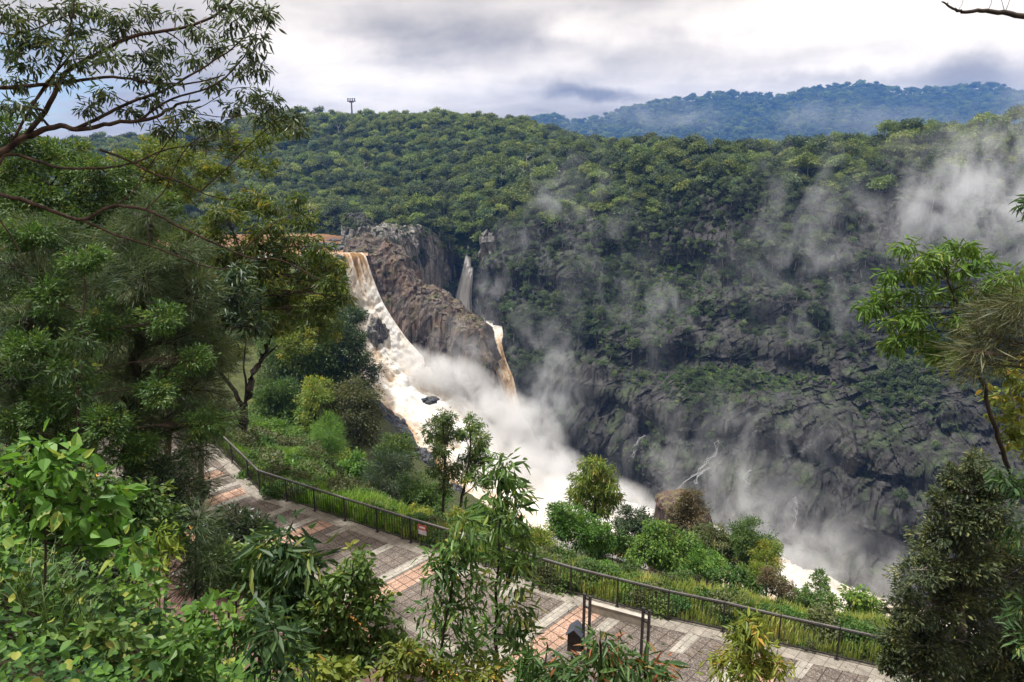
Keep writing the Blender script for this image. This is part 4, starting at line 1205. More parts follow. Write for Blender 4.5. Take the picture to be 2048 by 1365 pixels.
for Y, fx, st, lo, kd, lf, mt_, lb, nm, cat in [
    (105, 592, (590, 770), [(588, 715, 55, 50), (555, 760, 45, 40), (632, 735, 45, 45), (600, 780, 50, 35)], 'small', .38, 'mid', 'mid green broad tree highest on the slope left of the cascade', 'hillside_tree', 'tree'),
    (112, 685, (684, 720), [(680, 690, 42, 50), (700, 745, 38, 40), (664, 740, 36, 45), (692, 640, 30, 34), (715, 700, 20, 30)], 'small', .38, 'dark', 'dark green tree touching the left edge of the white cascade', 'hillside_tree', 'tree'),
    (88, 560, (560, 790), [(560, 795, 32, 42), (600, 835, 32, 34), (535, 810, 26, 30)], 'small', .32, 'mid', 'slim mid green tree behind the bright mound shrub', 'hillside_tree', 'tree'),
    (84, 640, (640, 810), [(640, 785, 27, 28), (636, 815, 38, 30), (645, 845, 44, 30)], 'small', .30, 'yellow', 'conical tree with yellow orange new growth on its tip', 'hillside_tree', 'tree'),
    (86, 705, (704, 830), [(702, 815, 46, 42), (728, 865, 42, 40), (680, 800, 30, 30), (735, 835, 22, 28)], 'small', .30, 'olive', 'olive brown domed tree beside the wet black rock', 'hillside_tree', 'tree'),
    (66, 655, (655, 880), [(655, 868, 32, 34), (654, 905, 34, 26), (640, 890, 22, 24)], 'needle', .5, 'bright', 'small rounded light green tree with soft feathery leaves', 'hillside_tree', 'tree'),
    (60, 530, (530, 880), [(520, 862, 42, 30), (556, 882, 34, 30), (500, 885, 26, 24), (580, 905, 26, 22)], 'small', .22, 'bright', 'bright green mounded shrub right of the forked trunk', 'shrub', 'shrub'),
    (58, 600, (600, 905), [(600, 905, 30, 26), (618, 925, 26, 22)], 'small', .2, 'mid', 'low mid green shrub between mound shrub and rounded tree', 'shrub', 'shrub'),
    (47, 770, (770, 965), [(768, 952, 44, 40), (742, 982, 34, 30), (806, 985, 32, 28), (780, 935, 28, 24)], 'needle', .4, 'dark', 'dark feathery wattle shrub just behind the railing', 'shrub', 'shrub'),
    (62, 790, (790, 890), [(788, 892, 30, 24), (800, 915, 32, 26), (775, 915, 24, 24)], 'small', .24, 'mid', 'round green tree below the black bank rock', 'hillside_tree', 'tree'),
    (56, 715, (715, 935), [(712, 930, 24, 22), (730, 950, 22, 20), (695, 945, 22, 20)], 'broad', .24, 'bright', 'light green leafy shrub left of the dark feathery wattle', 'shrub', 'shrub'),
    (44, 850, (850, 985), [(842, 975, 34, 30), (868, 1008, 36, 28), (835, 1010, 28, 26)], 'small', .18, 'mid', 'mid green shrub between dark wattle and slender trees', 'shrub', 'shrub'),
    (31, 838, (838, 1035), [(830, 1024, 16, 12), (848, 1034, 20, 12), (862, 1046, 18, 10)], 'small', .11, 'yellow', 'low yellow green bush leaning on the handrail above the red sign', 'shrub', 'shrub'),
    (31, 925, (925, 1062), [(915, 1050, 26, 20), (945, 1066, 30, 20), (900, 1072, 20, 14)], 'broad', .14, 'yellow', 'orange flecked shrub behind the railing beside the tall sapling', 'shrub', 'shrub'),
    (36, 1000, (1000, 1060), [(985, 1045, 36, 28), (1020, 1065, 34, 28), (960, 1040, 24, 22)], 'small', .15, 'bright', 'bright green shrub behind the upper part of the tall sapling', 'shrub', 'shrub'),
    (33, 1082, (1082, 1092), [(1075, 1085, 28, 22), (1100, 1102, 26, 16)], 'small', .12, 'yellow', 'yellowish fine leaved bush by the railing left of the fern leaved tree', 'shrub', 'shrub'),
    (36, 1152, (1152, 1068), [(1140, 1040, 44, 20), (1160, 1062, 52, 28), (1120, 1060, 26, 24), (1195, 1080, 40, 24), (1120, 1022, 20, 16)], 'small', .15, 'bright', 'emerald green flat topped tree with ferny leaves below the round crown', 'hillside_tree', 'tree'),
    (42, 1270, (1270, 1050), [(1262, 1038, 30, 24), (1285, 1055, 28, 24), (1250, 1062, 24, 22)], 'small', .17, 'dark', 'dark green shrub between the round crown and the pinnacle', 'shrub', 'shrub'),
    (34, 1325, (1325, 1095), [(1308, 1078, 38, 26), (1345, 1098, 42, 30), (1290, 1106, 34, 24), (1330, 1122, 40, 20), (1325, 1060, 26, 14)], 'broad', .15, 'bright', 'vivid green broad leaved tree in front of the pinnacle', 'hillside_tree', 'tree'),
    (50, 1380, (1382, 1020), [(1380, 1000, 20, 20), (1382, 1030, 34, 26), (1384, 1062, 42, 28), (1376, 1090, 38, 22)], 'small', .17, 'brownish', 'olive brown feathery conical tree directly before the pinnacle', 'hillside_tree', 'tree'),
    (43, 1430, (1430, 1080), [(1425, 1072, 48, 16), (1465, 1092, 40, 18), (1408, 1095, 36, 18), (1440, 1115, 40, 20)], 'small', .15, 'olive', 'yellow olive tree with flat layered branches right of the pinnacle', 'hillside_tree', 'tree'),
    (41, 1497, (1497, 1090), [(1492, 1068, 36, 28), (1500, 1100, 44, 32), (1485, 1135, 38, 26)], 'small', .15, 'mid', 'rounded green tree standing before the lower mist', 'hillside_tree', 'tree'),
    (37, 1532, (1532, 1115), [(1536, 1100, 24, 18), (1530, 1128, 32, 24), (1518, 1155, 34, 22)], 'small', .13, 'yellow', 'lime yellow tree at the right end of the tree clump', 'hillside_tree', 'tree'),
    (35, 1565, (1565, 1185), [(1555, 1178, 26, 18), (1578, 1194, 22, 16), (1540, 1160, 22, 18)], 'small', .12, 'brownish', 'thin brownish bush below the lime yellow tree', 'shrub', 'shrub'),
    (36, 1050, (1050, 1110), [(1040, 1075, 34, 24), (1065, 1100, 34, 22), (1030, 1110, 30, 20)], 'small', .14, 'mid', 'mid green shrub half hidden by the tall sapling at the railing', 'shrub', 'shrub'),
    (38, 1225, (1225, 1100), [(1215, 1085, 40, 22), (1250, 1100, 38, 20), (1190, 1105, 36, 18)], 'small', .15, 'mid', 'low shrub at the foot of the round crowned gum', 'shrub', 'shrub'),
    (39, 1410, (1410, 1130), [(1400, 1122, 40, 22), (1440, 1140, 38, 20), (1375, 1130, 30, 18)], 'small', .14, 'bright', 'bright low shrub below the flat layered olive tree', 'shrub', 'shrub'),
    (35, 1480, (1480, 1165), [(1470, 1155, 38, 20), (1505, 1170, 34, 18)], 'broad', .15, 'mid', 'low broad leaved shrub under the rounded green tree', 'shrub', 'shrub'),
    (32, 1600, (1600, 1215), [(1592, 1205, 28, 16), (1612, 1222, 26, 14)], 'small', .12, 'olive', 'low olive shrub left of the small pointed sapling', 'shrub', 'shrub'),
    (30, 1635, (1640, 1185), [(1642, 1160, 14, 14), (1632, 1185, 28, 16), (1652, 1205, 24, 14), (1615, 1205, 20, 12), (1662, 1232, 16, 10)], 'small', .12, 'mid', 'small pointed sapling alone at the grass edge', 'hillside_tree', 'tree'),
    (28.5, 1718, (1718, 1208), [(1712, 1195, 30, 16), (1735, 1215, 32, 20), (1705, 1222, 24, 16), (1745, 1240, 26, 18)], 'broad', .14, 'bright', 'vivid green young tree beside the big dark tree', 'hillside_tree', 'tree')]:
    lo = [(l[0], l[1] - l[3] * .08, l[2] * 1.18, l[3] * 1.2) for l in lo]
    grow(nm, lb, cat, Y, fx, [st], lo, kd, lf, mt_, 'bark_grey' if cat == 'tree' else 'bark_brown', .0026 * Y * (1 if cat == 'tree' else .6), GS, 1.0, which=SL)
for fx, st, lo, lb in [(884, [(886, 1040), (889, 960), (890, 900), (886, 845)], [(886, 838, 26, 22), (868, 866, 20, 24), (898, 872, 28, 28), (882, 905, 26, 24), (902, 935, 26, 26), (870, 940, 16, 18), (888, 975, 18, 14)], 'left one of two slender open crowned trees before the cascade'),
                       (902, [(912, 1040), (930, 970), (940, 900), (944, 850)], [(944, 848, 24, 20), (930, 872, 22, 22), (958, 884, 24, 26), (940, 915, 24, 24), (968, 925, 22, 24), (945, 955, 26, 22), (972, 958, 20, 18)], 'right one of two slender open crowned trees before the cascade')]:
    grow('slender_tree', lb, 'tree', 33, fx, st, lo, 'gum', .20, 'sapling', 'bark_dark', .10, 'pair of slender trees', 1.35, which=SL)
grow('round_crowned_tree', 'round crowned gum with yellow flushed top against the white water', 'tree', 38, 1186, [(1188, 1060), (1190, 1010), (1190, 960)],
     [(1190, 935, 34, 22), (1172, 962, 34, 26), (1212, 965, 34, 28), (1188, 985, 36, 26), (1160, 1000, 24, 24), (1222, 1000, 26, 24), (1192, 1020, 34, 22)], 'gum', .24, 'yellow', 'bark_dark', .11, None, 1.6, which=SL)

# --- foreground saplings and shrubs on the embankment
FG = 'leafy saplings in front of the platform'
grow('gum_sapling', 'tall slender gum sapling in the middle with big drooping leaves', 'sapling', 8.2, 984, [(990, 1330), (993, 1220), (998, 1100), (1004, 1000), (1006, 925)],
     [(1006, 928, 14, 18), (1000, 960, 26, 24), (1020, 985, 26, 24), (990, 1010, 30, 24), (1040, 1025, 24, 20), (1012, 1045, 34, 26), (978, 1060, 26, 26), (1046, 1070, 22, 20), (1010, 1095, 40, 28), (1044, 1120, 34, 24), (985, 1130, 40, 28), (1030, 1160, 46, 28), (1030, 1215, 46, 32), (1000, 1250, 46, 32), (1040, 1275, 40, 32), (1010, 1320, 50, 34)],
     'gum', .17, 'sapling', 'bark_dark', .028, FG, .72, which=BK_)
grow('gum_sapling', 'second gum sapling left of the tall one with dark thin stem', 'sapling', 7.6, 872, [(882, 1320), (892, 1240), (908, 1150), (922, 1075), (928, 1040)],
     [(928, 1045, 16, 18), (935, 1075, 26, 22), (905, 1095, 26, 20), (945, 1110, 30, 24), (868, 1125, 20, 16), (900, 1140, 30, 22), (935, 1165, 34, 26), (880, 1185, 36, 26), (925, 1215, 40, 28), (870, 1235, 36, 28), (910, 1265, 46, 30), (855, 1290, 40, 30), (940, 1310, 50, 34), (880, 1340, 54, 30)],
     'gum', .155, 'sapling', 'bark_dark', .022, FG, .72, which=BK_)
grow('leafy_shrub', 'yellow tinged rounded leaf shrub covering the platform edge', 'shrub', 8.0, 690, [(695, 1300), (700, 1200), (708, 1120)],
     [(708, 1110, 22, 16), (722, 1135, 26, 18), (692, 1150, 34, 22), (735, 1165, 26, 20), (665, 1185, 40, 26), (712, 1195, 44, 26), (640, 1225, 46, 30), (750, 1215, 34, 26), (695, 1240, 54, 30), (770, 1260, 34, 26), (640, 1280, 60, 36), (720, 1290, 64, 36), (790, 1310, 44, 34), (680, 1335, 80, 34), (600, 1310, 50, 36)],
     'broad', .10, 'mid', 'bark_brown', .025, FG, 1.1, which=BK_)
grow('leafy_shrub', 'low yellow green shrub at the foot of the second gum sapling', 'shrub', 7.2, 820, [(822, 1350), (824, 1300)],
     [(815, 1300, 34, 22), (845, 1330, 40, 24), (790, 1345, 44, 26), (960, 1345, 44, 24), (905, 1350, 40, 24)], 'broad', .085, 'yellow', 'bark_brown', .015, FG, 1.1, which=BK_)
grow('large_leaved_branch', 'dark shrub with large pointed glossy leaves reaching over the tracks', 'shrub', 8.6, 520, [(530, 1220), (545, 1160), (565, 1110)],
     [(572, 1085, 26, 18), (545, 1100, 30, 22), (590, 1110, 24, 20), (560, 1135, 34, 24), (600, 1160, 30, 22), (535, 1160, 34, 24), (570, 1185, 36, 24), (610, 1195, 26, 20), (545, 1215, 40, 24), (590, 1225, 34, 20)],
     'gum', .26, 'glossy', 'bark_brown', .03, FG, .9, which=BK_)
grow('dark_shrub', 'dense dark shrub with small leaves left of the platform', 'shrub', 12.0, 455, [(458, 1120), (460, 1060)],
     [(470, 1035, 40, 24), (440, 1060, 40, 28), (495, 1065, 40, 26), (465, 1095, 50, 30), (520, 1050, 28, 22), (425, 1105, 40, 34), (505, 1105, 40, 30), (410, 1150, 50, 40), (470, 1150, 60, 36)], 'small', .10, 'dark', 'bark_brown', .03, FG, 1.0, which=BK_)
grow('sheoak_sapling', 'small feathery she-oak sapling with thin dark stem', 'sapling', 9.0, 390, [(390, 1190), (391, 1120), (392, 1040)],
     [(392, 1045, 18, 24), (390, 1085, 34, 28), (374, 1125, 40, 30), (410, 1130, 38, 30), (390, 1170, 50, 26), (440, 1165, 36, 26), (430, 1120, 26, 24)], 'needle', .22, 'sheoak', 'bark_dark', .022, FG, .8, which=BK_)
grow('vine_sapling', 'sapling with big soft heart shaped leaves at the left edge', 'sapling', 5.2, 88, [(90, 1130), (88, 1040), (84, 960), (80, 895)],
     [(76, 890, 26, 16), (95, 925, 40, 26), (55, 935, 40, 28), (130, 945, 34, 24), (85, 975, 44, 28), (30, 985, 36, 28), (120, 1000, 40, 26), (70, 1020, 40, 26), (165, 1035, 34, 24), (215, 985, 28, 20), (230, 1030, 30, 24), (195, 1075, 40, 28), (245, 1090, 34, 24)],
     'broad', .13, 'bright', 'bark_brown', .013, FG, .55, which=BK_)
grow('leafy_shrub', 'narrow leaved green shrub beside the reddish branch on the bank', 'shrub', 6.0, 30, [(35, 1140), (40, 1090)],
     [(20, 1085, 44, 26), (50, 1110, 34, 24), (10, 1130, 40, 30), (40, 1150, 40, 22)], 'gum', .11, 'bright', 'bark_red', .012, FG, 1.1, which=BK_)
for i, (Y, fx, lo, kd, lf, mt_, lb) in enumerate([
    (6.5, 280, [(285, 1130, 34, 26), (300, 1165, 40, 26), (265, 1170, 34, 22)], 'broad', .11, 'bright', 'light green broad leaved plant above the grassy patch'),
    (6.8, 320, [(318, 1080, 22, 24), (322, 1110, 34, 22), (300, 1125, 26, 20)], 'gum', .12, 'yellow', 'upright plant with yellow orange tip leaves by the she-oak sapling'),
    (5.0, 430, [(430, 1215, 40, 22), (470, 1235, 40, 24), (400, 1240, 40, 26), (445, 1270, 50, 26)], 'broad', .095, 'bright', 'lobed leaf plant in the middle of the lower left bank'),
    (4.6, 360, [(350, 1275, 44, 24), (390, 1290, 46, 26), (330, 1315, 50, 26), (370, 1340, 60, 24)], 'broad', .09, 'bright', 'lush light green ground plant low in the left half'),
    (4.8, 520, [(520, 1240, 36, 22), (555, 1265, 44, 26), (500, 1285, 44, 26), (540, 1315, 60, 30), (590, 1345, 50, 26)], 'gum', .15, 'glossy', 'plant with long dark glossy leaves under the leafy shrub'),
    (4.4, 200, [(190, 1255, 40, 22), (225, 1280, 44, 24), (165, 1300, 44, 26), (210, 1330, 60, 26)], 'broad', .085, 'mid', 'creeping leafy plant on the grassy bank'),
    (4.2, 70, [(60, 1270, 50, 26), (30, 1300, 50, 30), (90, 1320, 60, 30)], 'broad', .08, 'mid', 'low leafy plant in the bottom left corner'),
    (5.6, 640, [(650, 1340, 50, 26), (610, 1350, 50, 24), (690, 1352, 50, 22)], 'broad', .085, 'yellow', 'yellow green low plant at the bottom edge'),
    (7.0, 235, [(230, 1190, 40, 18), (190, 1200, 36, 18), (150, 1215, 36, 18)], 'gum', .1, 'mid', 'long leaved weed patch with an orange dead leaf'),
    (9.0, 300, [(290, 1040, 36, 26), (320, 1065, 36, 28), (270, 1075, 34, 26), (345, 1035, 30, 24)], 'broad', .10, 'mid', 'mid green shrub in the shade under the she-oaks'),
    (10., 180, [(170, 1120, 50, 30), (120, 1140, 50, 32), (215, 1140, 44, 28)], 'small', .07, 'dark', 'dark small leaved shrub behind the heart leaved sapling')]):
    grow('bank_plant', lb, 'plant', Y, fx, [(lo[0][0], lo[0][1] + 10)], lo, kd, lf, mt_, 'bark_brown', .010, 'plants on the near bank', .8, which=BK_)
grow('red_tipped_shrub', 'shrub with red new shoots and big bluish leaves before the bin', 'shrub', 5.0, 1200, [(1200, 1345), (1203, 1300)],
     [(1206, 1292, 14, 16), (1200, 1318, 28, 14), (1228, 1330, 32, 16), (1180, 1345, 40, 16), (1270, 1330, 44, 18), (1310, 1335, 34, 18), (1240, 1352, 70, 18), (1130, 1350, 40, 16)], 'gum', .13, 'redtip', 'bark_red', .012, FG, 1.0, which=BK_)
grow('gum_sapling', 'lime topped narrow leaf sapling in front of the railing on the right', 'sapling', 9.0, 1503, [(1502, 1350), (1500, 1300), (1496, 1245)],
     [(1498, 1248, 24, 18), (1520, 1262, 24, 18), (1474, 1268, 26, 20), (1500, 1285, 40, 20), (1470, 1310, 40, 22), (1525, 1310, 40, 26), (1440, 1335, 34, 18), (1495, 1340, 56, 24), (1550, 1335, 26, 22)], 'gum', .14, 'yellow', 'bark_red', .018, FG, 1.2, which=BK_)
grow('leafy_shrub', 'green shrub at the bottom edge below the litter bin', 'shrub', 7.0, 1090, [(1092, 1345), (1095, 1300)],
     [(1070, 1315, 34, 22), (1100, 1345, 44, 20), (1050, 1350, 50, 22)], 'gum', .14, 'mid', 'bark_brown', .016, FG, 1.1, which=BK_)

# --- big she-oaks and hanging greenery on the left
SG = 'dark she-oaks on the left'
grow('sheoak', 'big dark feathery she-oak nearest the walkway', 'tree', 17, 250, [(255, 1000), (262, 850), (275, 700), (290, 560), (300, 450)],
     [(300, 430, 50, 40), (250, 480, 80, 50), (350, 500, 80, 50), (290, 560, 100, 60), (200, 560, 80, 60), (390, 590, 60, 55), (240, 650, 110, 65), (350, 670, 90, 60), (420, 700, 60, 50), (280, 750, 110, 65), (380, 780, 80, 55), (200, 760, 80, 65), (420, 840, 50, 45), (330, 850, 90, 55), (240, 860, 90, 60), (400, 900, 55, 40), (300, 930, 80, 45), (360, 960, 60, 35)],
     'needle', .24, 'sheoak', 'bark_dark', .20, SG, 1.15, which=BK_, wind=np.array([.12, 0, 0]))
grow('sheoak', 'second dark she-oak at the far left edge of the picture', 'tree', 15, 40, [(45, 1000), (55, 800), (70, 600), (80, 480)],
     [(90, 470, 80, 50), (30, 530, 70, 60), (120, 560, 80, 60), (50, 640, 90, 60), (130, 680, 80, 60), (20, 740, 80, 60), (100, 780, 90, 60), (40, 860, 90, 60), (150, 860, 80, 55), (110, 930, 90, 40)],
     'needle', .22, 'sheoak', 'bark_dark', .18, SG, 1.15, which=BK_, wind=np.array([.1, 0, 0]))
grow('leafy_tree', 'bright small leaved tree behind the she-oaks at the left edge', 'tree', 26, 70, [(80, 800), (90, 600), (100, 420), (120, 330)],
     [(120, 320, 80, 45), (40, 340, 70, 50), (190, 350, 70, 45), (90, 400, 100, 50), (250, 400, 70, 45), (30, 430, 70, 50), (170, 450, 100, 50), (90, 500, 90, 50), (280, 470, 60, 40), (330, 420, 50, 36), (20, 270, 60, 40)], 'small', .15, 'mid', 'bark_dark', .2, None, .9, which=BK_)
grow('leafy_tree', 'dark broad leaved tree with drooping leaves behind the forked trunk', 'tree', 22, 400, [(405, 850), (410, 700), (420, 600)],
     [(380, 560, 50, 36), (430, 575, 55, 36), (480, 590, 50, 34), (400, 620, 60, 40), (460, 640, 56, 40), (500, 650, 36, 34), (430, 690, 50, 36), (480, 550, 40, 26)], 'gum', .26, 'dark', 'bark_grey', .12, None, .9, which=BK_)
grow('leafy_tree', 'spreading yellow green canopy tree overhanging the river and falls', 'tree', 28, 330, [(340, 800), (370, 650), (420, 560), (490, 510), (560, 470)],
     [(600, 395, 22, 14), (560, 415, 44, 20), (500, 400, 50, 22), (610, 440, 30, 16), (540, 455, 50, 22), (450, 430, 50, 24), (590, 480, 40, 18), (500, 490, 60, 26), (640, 495, 26, 16), (570, 520, 60, 24), (650, 525, 36, 18), (430, 520, 60, 34), (510, 550, 60, 30), (620, 560, 50, 24), (670, 570, 34, 20), (560, 595, 60, 28), (690, 600, 24, 18), (460, 600, 60, 34), (630, 615, 50, 26), (400, 470, 60, 34), (540, 640, 50, 30), (675, 540, 24, 14)],
     'gum', .26, 'canopy', 'bark_brown', .16, None, 1.25, which=BK_)
grow('leafy_tree', 'sparse light tree behind the big gum branches', 'tree', 34, 250, [(260, 700), (280, 480), (300, 330)],
     [(300, 300, 40, 26), (350, 310, 44, 24), (260, 330, 50, 30), (400, 330, 44, 26), (320, 350, 60, 30), (440, 350, 40, 22), (380, 380, 60, 28), (470, 300, 34, 20), (520, 285, 36, 20), (560, 260, 34, 18), (520, 330, 44, 22), (455, 275, 30, 16)], 'small', .15, 'canopy', 'bark_brown', .12, None, .8, which=BK_)
grow('leafy_tree', 'deep green tree filling the gap behind the two she-oaks', 'tree', 30, 180, [(185, 800), (190, 600), (200, 480)],
     [(60, 470, 80, 40), (180, 480, 90, 40), (290, 490, 80, 40), (380, 500, 60, 40), (120, 540, 90, 44), (240, 560, 90, 44), (350, 570, 80, 44), (40, 560, 70, 44), (430, 540, 50, 36), (180, 640, 100, 50), (310, 650, 90, 50), (60, 660, 80, 50)], 'small', .17, 'mid', 'bark_brown', .2, None, .9, which=BK_)
grow('vine_draped_tree', 'bright vine draped small tree hanging between the two she-oaks', 'tree', 13.5, 150, [(155, 960), (160, 760), (170, 560)],
     [(60, 470, 60, 34), (170, 520, 50, 36), (100, 590, 60, 40), (210, 640, 56, 40), (60, 700, 60, 44), (160, 740, 60, 40), (100, 820, 64, 44), (210, 850, 56, 40), (40, 850, 50, 40), (140, 910, 60, 36), (330, 640, 44, 34), (390, 720, 40, 34), (320, 780, 50, 36), (400, 850, 40, 34), (270, 900, 56, 36)],
     'small', .085, 'mid', 'bark_brown', .06, None, .8, which=BK_)
grow('leafy_shrub', 'bushy mid green shrub at the far left below the she-oaks', 'shrub', 8.5, 60, [(62, 1080), (64, 980)],
     [(30, 930, 60, 36), (100, 950, 60, 36), (180, 960, 60, 36), (40, 990, 60, 40), (130, 1010, 70, 40), (230, 1000, 60, 36), (290, 990, 50, 34), (60, 1060, 70, 40), (170, 1070, 70, 40), (260, 1070, 60, 40), (340, 1080, 44, 34)], 'broad', .085, 'mid', 'bark_brown', .03, None, 1.0, which=BK_)
grow('leafy_shrub', 'yellowish shrub between the she-oak sapling and the dark leaved branch', 'shrub', 9.5, 470, [(472, 1160), (475, 1110)],
     [(455, 1110, 40, 28), (500, 1120, 40, 28), (530, 1090, 34, 26), (470, 1150, 50, 30), (520, 1160, 44, 30), (560, 1150, 34, 26), (600, 1190, 36, 26), (560, 1205, 40, 26)], 'broad', .09, 'sapling', 'bark_brown', .02, None, 1.0, which=BK_)
grow('understorey_shrub', 'tangled understorey shrub under the she-oaks by the walkway', 'shrub', 13.5, 330, [(335, 1010), (340, 960)],
     [(330, 940, 60, 34), (280, 970, 60, 36), (380, 985, 50, 34), (330, 1010, 70, 36), (240, 1010, 60, 36), (300, 1050, 70, 34), (370, 1040, 44, 30)], 'small', .09, 'dark', 'bark_grey', .04, None, .7, which=BK_)
grow('understorey_shrub', 'compound leaved plant hanging in the gap between the she-oaks', 'shrub', 11, 150, [(155, 900), (150, 760)],
     [(150, 680, 30, 16), (185, 695, 30, 16), (120, 740, 26, 20), (165, 730, 26, 16), (150, 790, 26, 14)], 'gum', .16, 'glossy', 'bark_brown', .02, None, .8, which=BK_)

# the big gum on the left: its trunk stands just outside the picture, its limbs reach in
def limb_tree(name, label, cat, Y, fx, trunk, limbs, lobes, kind, leaf, mat, bark, r0, cov, which=BK_, group=None):
    ex = []
    for pts, ra, rb in limbs:
        ex.append(([P(p[0], p[1], Y + (p[2] if len(p) > 2 else 0)) for p in pts], ra * .72, rb * .8))
    return grow(name, label, cat, Y, fx, trunk, lobes, kind, leaf, mat, bark, r0, group, cov, which=which, extra=ex, jit=.10, twigs=True)
limb_tree('gum_tree', 'big gum with bare sinuous limbs sweeping across the sky from the left', 'tree', 12, -150, [(-150, 700), (-130, 500), (-90, 380), (-20, 318)],
    [([(-40, 330), (10, 300), (60, 270), (110, 254), (160, 260), (220, 247), (300, 238), (350, 212), (400, 200)], .085, .02),
     ([(50, 275), (95, 215), (130, 150), (200, 105), (280, 70), (370, 55), (440, 25), (480, -20)], .06, .02),
     ([(-60, 178), (0, 175), (60, 172), (130, 166), (220, 155), (300, 165), (380, 168), (450, 150)], .055, .012),
     ([(-40, 312), (30, 310), (90, 328), (130, 337), (210, 336), (270, 325), (330, 300), (400, 290)], .04, .012),
     ([(-60, 372), (0, 390), (60, 405), (110, 425), (165, 440), (225, 413), (290, 420), (340, 445), (420, 482), (500, 516), (560, 520), (640, 560)], .055, .012),
     ([(200, 300), (250, 318), (300, 345), (360, 365), (420, 392), (470, 400)], .03, .01),
     ([(150, 258), (200, 235), (260, 205), (330, 180), (400, 140), (460, 100), (500, 60)], .045, .01),
     ([(100, 255), (70, 210), (110, 150), (140, 60), (150, -20)], .03, .012),
     ([(-20, 60), (30, 70), (90, 50), (140, 30)], .025, .01),
     ([(280, 240), (340, 200), (430, 170), (490, 110), (520, 40)], .03, .008),
     ([(225, 415), (270, 380), (300, 330), (360, 250), (380, 190)], .016, .008),
     ([(290, 420), (330, 380), (370, 300), (440, 250), (480, 230)], .016, .007),
     ([(165, 440), (230, 470), (310, 495), (400, 530), (460, 540)], .03, .01),
     ([(340, 235), (400, 215), (460, 180), (500, 175)], .012, .006), ([(380, 225), (450, 235), (520, 225)], .012, .006), ([(400, 385), (460, 330), (520, 270), (560, 240)], .018, .006),
     ([(0, 440), (20, 470), (40, 505), (60, 540)], .02, .01), ([(-10, 345), (60, 220), (85, 180), (150, 100)], .035, .02),
     ([(470, 516), (520, 470), (560, 440), (600, 430)], .018, .006)],
    [(500, 25, 40, 20), (470, 50, 30, 20), (525, 70, 18, 22), (440, 15, 30, 14), (535, 25, 14, 20), (510, 100, 16, 16), (520, 135, 16, 14), (400, 60, 30, 14), (350, 30, 30, 14), (285, 28, 34, 14), (230, 30, 34, 16), (120, 20, 50, 18), (60, 40, 40, 20), (20, 20, 30, 24), (160, 60, 40, 16), (100, 90, 40, 16), (20, 100, 40, 18), (200, 85, 34, 14),
     (230, 115, 34, 14), (290, 110, 30, 12), (150, 120, 34, 14), (330, 135, 30, 12), (60, 130, 40, 16), (280, 150, 26, 10), (340, 165, 26, 10), (390, 120, 26, 12), (470, 215, 30, 10), (520, 205, 20, 10), (545, 205, 16, 12), (430, 165, 22, 10), (490, 185, 24, 10), (580, 235, 20, 12), (600, 255, 16, 12), (530, 240, 24, 10), (390, 245, 26, 10), (300, 200, 22, 10), (440, 250, 26, 10), (20, 210, 30, 14), (400, 290, 26, 10), (330, 260, 20, 8), (30, 160, 30, 14), (80, 70, 40, 18), (180, 15, 40, 16), (250, 60, 34, 14), (120, 160, 30, 12), (220, 185, 26, 10), (180, 215, 26, 10), (320, 95, 28, 12), (420, 95, 24, 12), (60, 215, 26, 10), (350, 225, 26, 10), (260, 225, 22, 8), (480, 140, 20, 10), (40, 70, 34, 18)],
    'gum', .135, 'gum', 'bark_red', .14, 1.0)

# --- right side
RG = 'trees at the right edge'
grow('dense_tree', 'big dense dark green tree filling the lower right corner', 'tree', 16, 1915, [(1918, 1300), (1922, 1150), (1930, 980)],
     [(1945, 930, 26, 26), (1905, 955, 24, 28), (1975, 965, 34, 30), (1935, 985, 50, 36), (1890, 1010, 36, 34), (1990, 1020, 50, 40), (1930, 1050, 70, 44), (1865, 1070, 46, 40), (1990, 1100, 70, 50), (1915, 1120, 80, 50), (1845, 1140, 50, 44), (2045, 1150, 60, 60), (1960, 1180, 90, 54), (1860, 1200, 70, 50), (1815, 1215, 40, 40), (1990, 1260, 90, 56), (1890, 1275, 90, 56), (1810, 1275, 46, 40), (2050, 1290, 70, 60), (1830, 1330, 60, 40), (1940, 1340, 100, 50), (2040, 1360, 70, 50), (1785, 1330, 26, 30)],
     'small', .115, 'densetree', 'bark_grey', .16, RG, .95, which=BK_, shell=.4)
RY = 10.0
grow('slender_pinnate_tree', 'slender leaning tree with bright feathered leaves on arching stalks', 'tree', RY, 2085, [(2060, 1080), (2030, 985), (2005, 900), (1975, 810), (1955, 745), (1935, 690), (1915, 630), (1900, 575), (1893, 530)],
     [(1912, 492, 26, 12), (1938, 500, 22, 12), (1880, 510, 24, 10), (1845, 520, 26, 9), (1812, 498, 18, 8), (1862, 545, 32, 10), (1830, 548, 28, 8), (1785, 548, 22, 7), (1925, 540, 34, 14), (1960, 530, 26, 14), (1850, 585, 40, 10), (1805, 590, 34, 9), (1765, 605, 26, 8), (1740, 615, 14, 8), (1905, 590, 40, 16), (1950, 580, 40, 16), (1995, 560, 40, 18), (2030, 545, 34, 16), (1860, 625, 40, 11), (1815, 635, 34, 9), (1780, 645, 26, 8), (1920, 640, 34, 16), (1840, 665, 34, 10), (1800, 680, 24, 9), (1775, 690, 14, 7), (1870, 700, 24, 9), (1905, 705, 20, 9), (1885, 720, 12, 7), (2000, 600, 40, 18), (2040, 590, 30, 20)],
     'gum', .135, 'bright', 'bark_dark', .045, RG, 1.15, which=BK_)
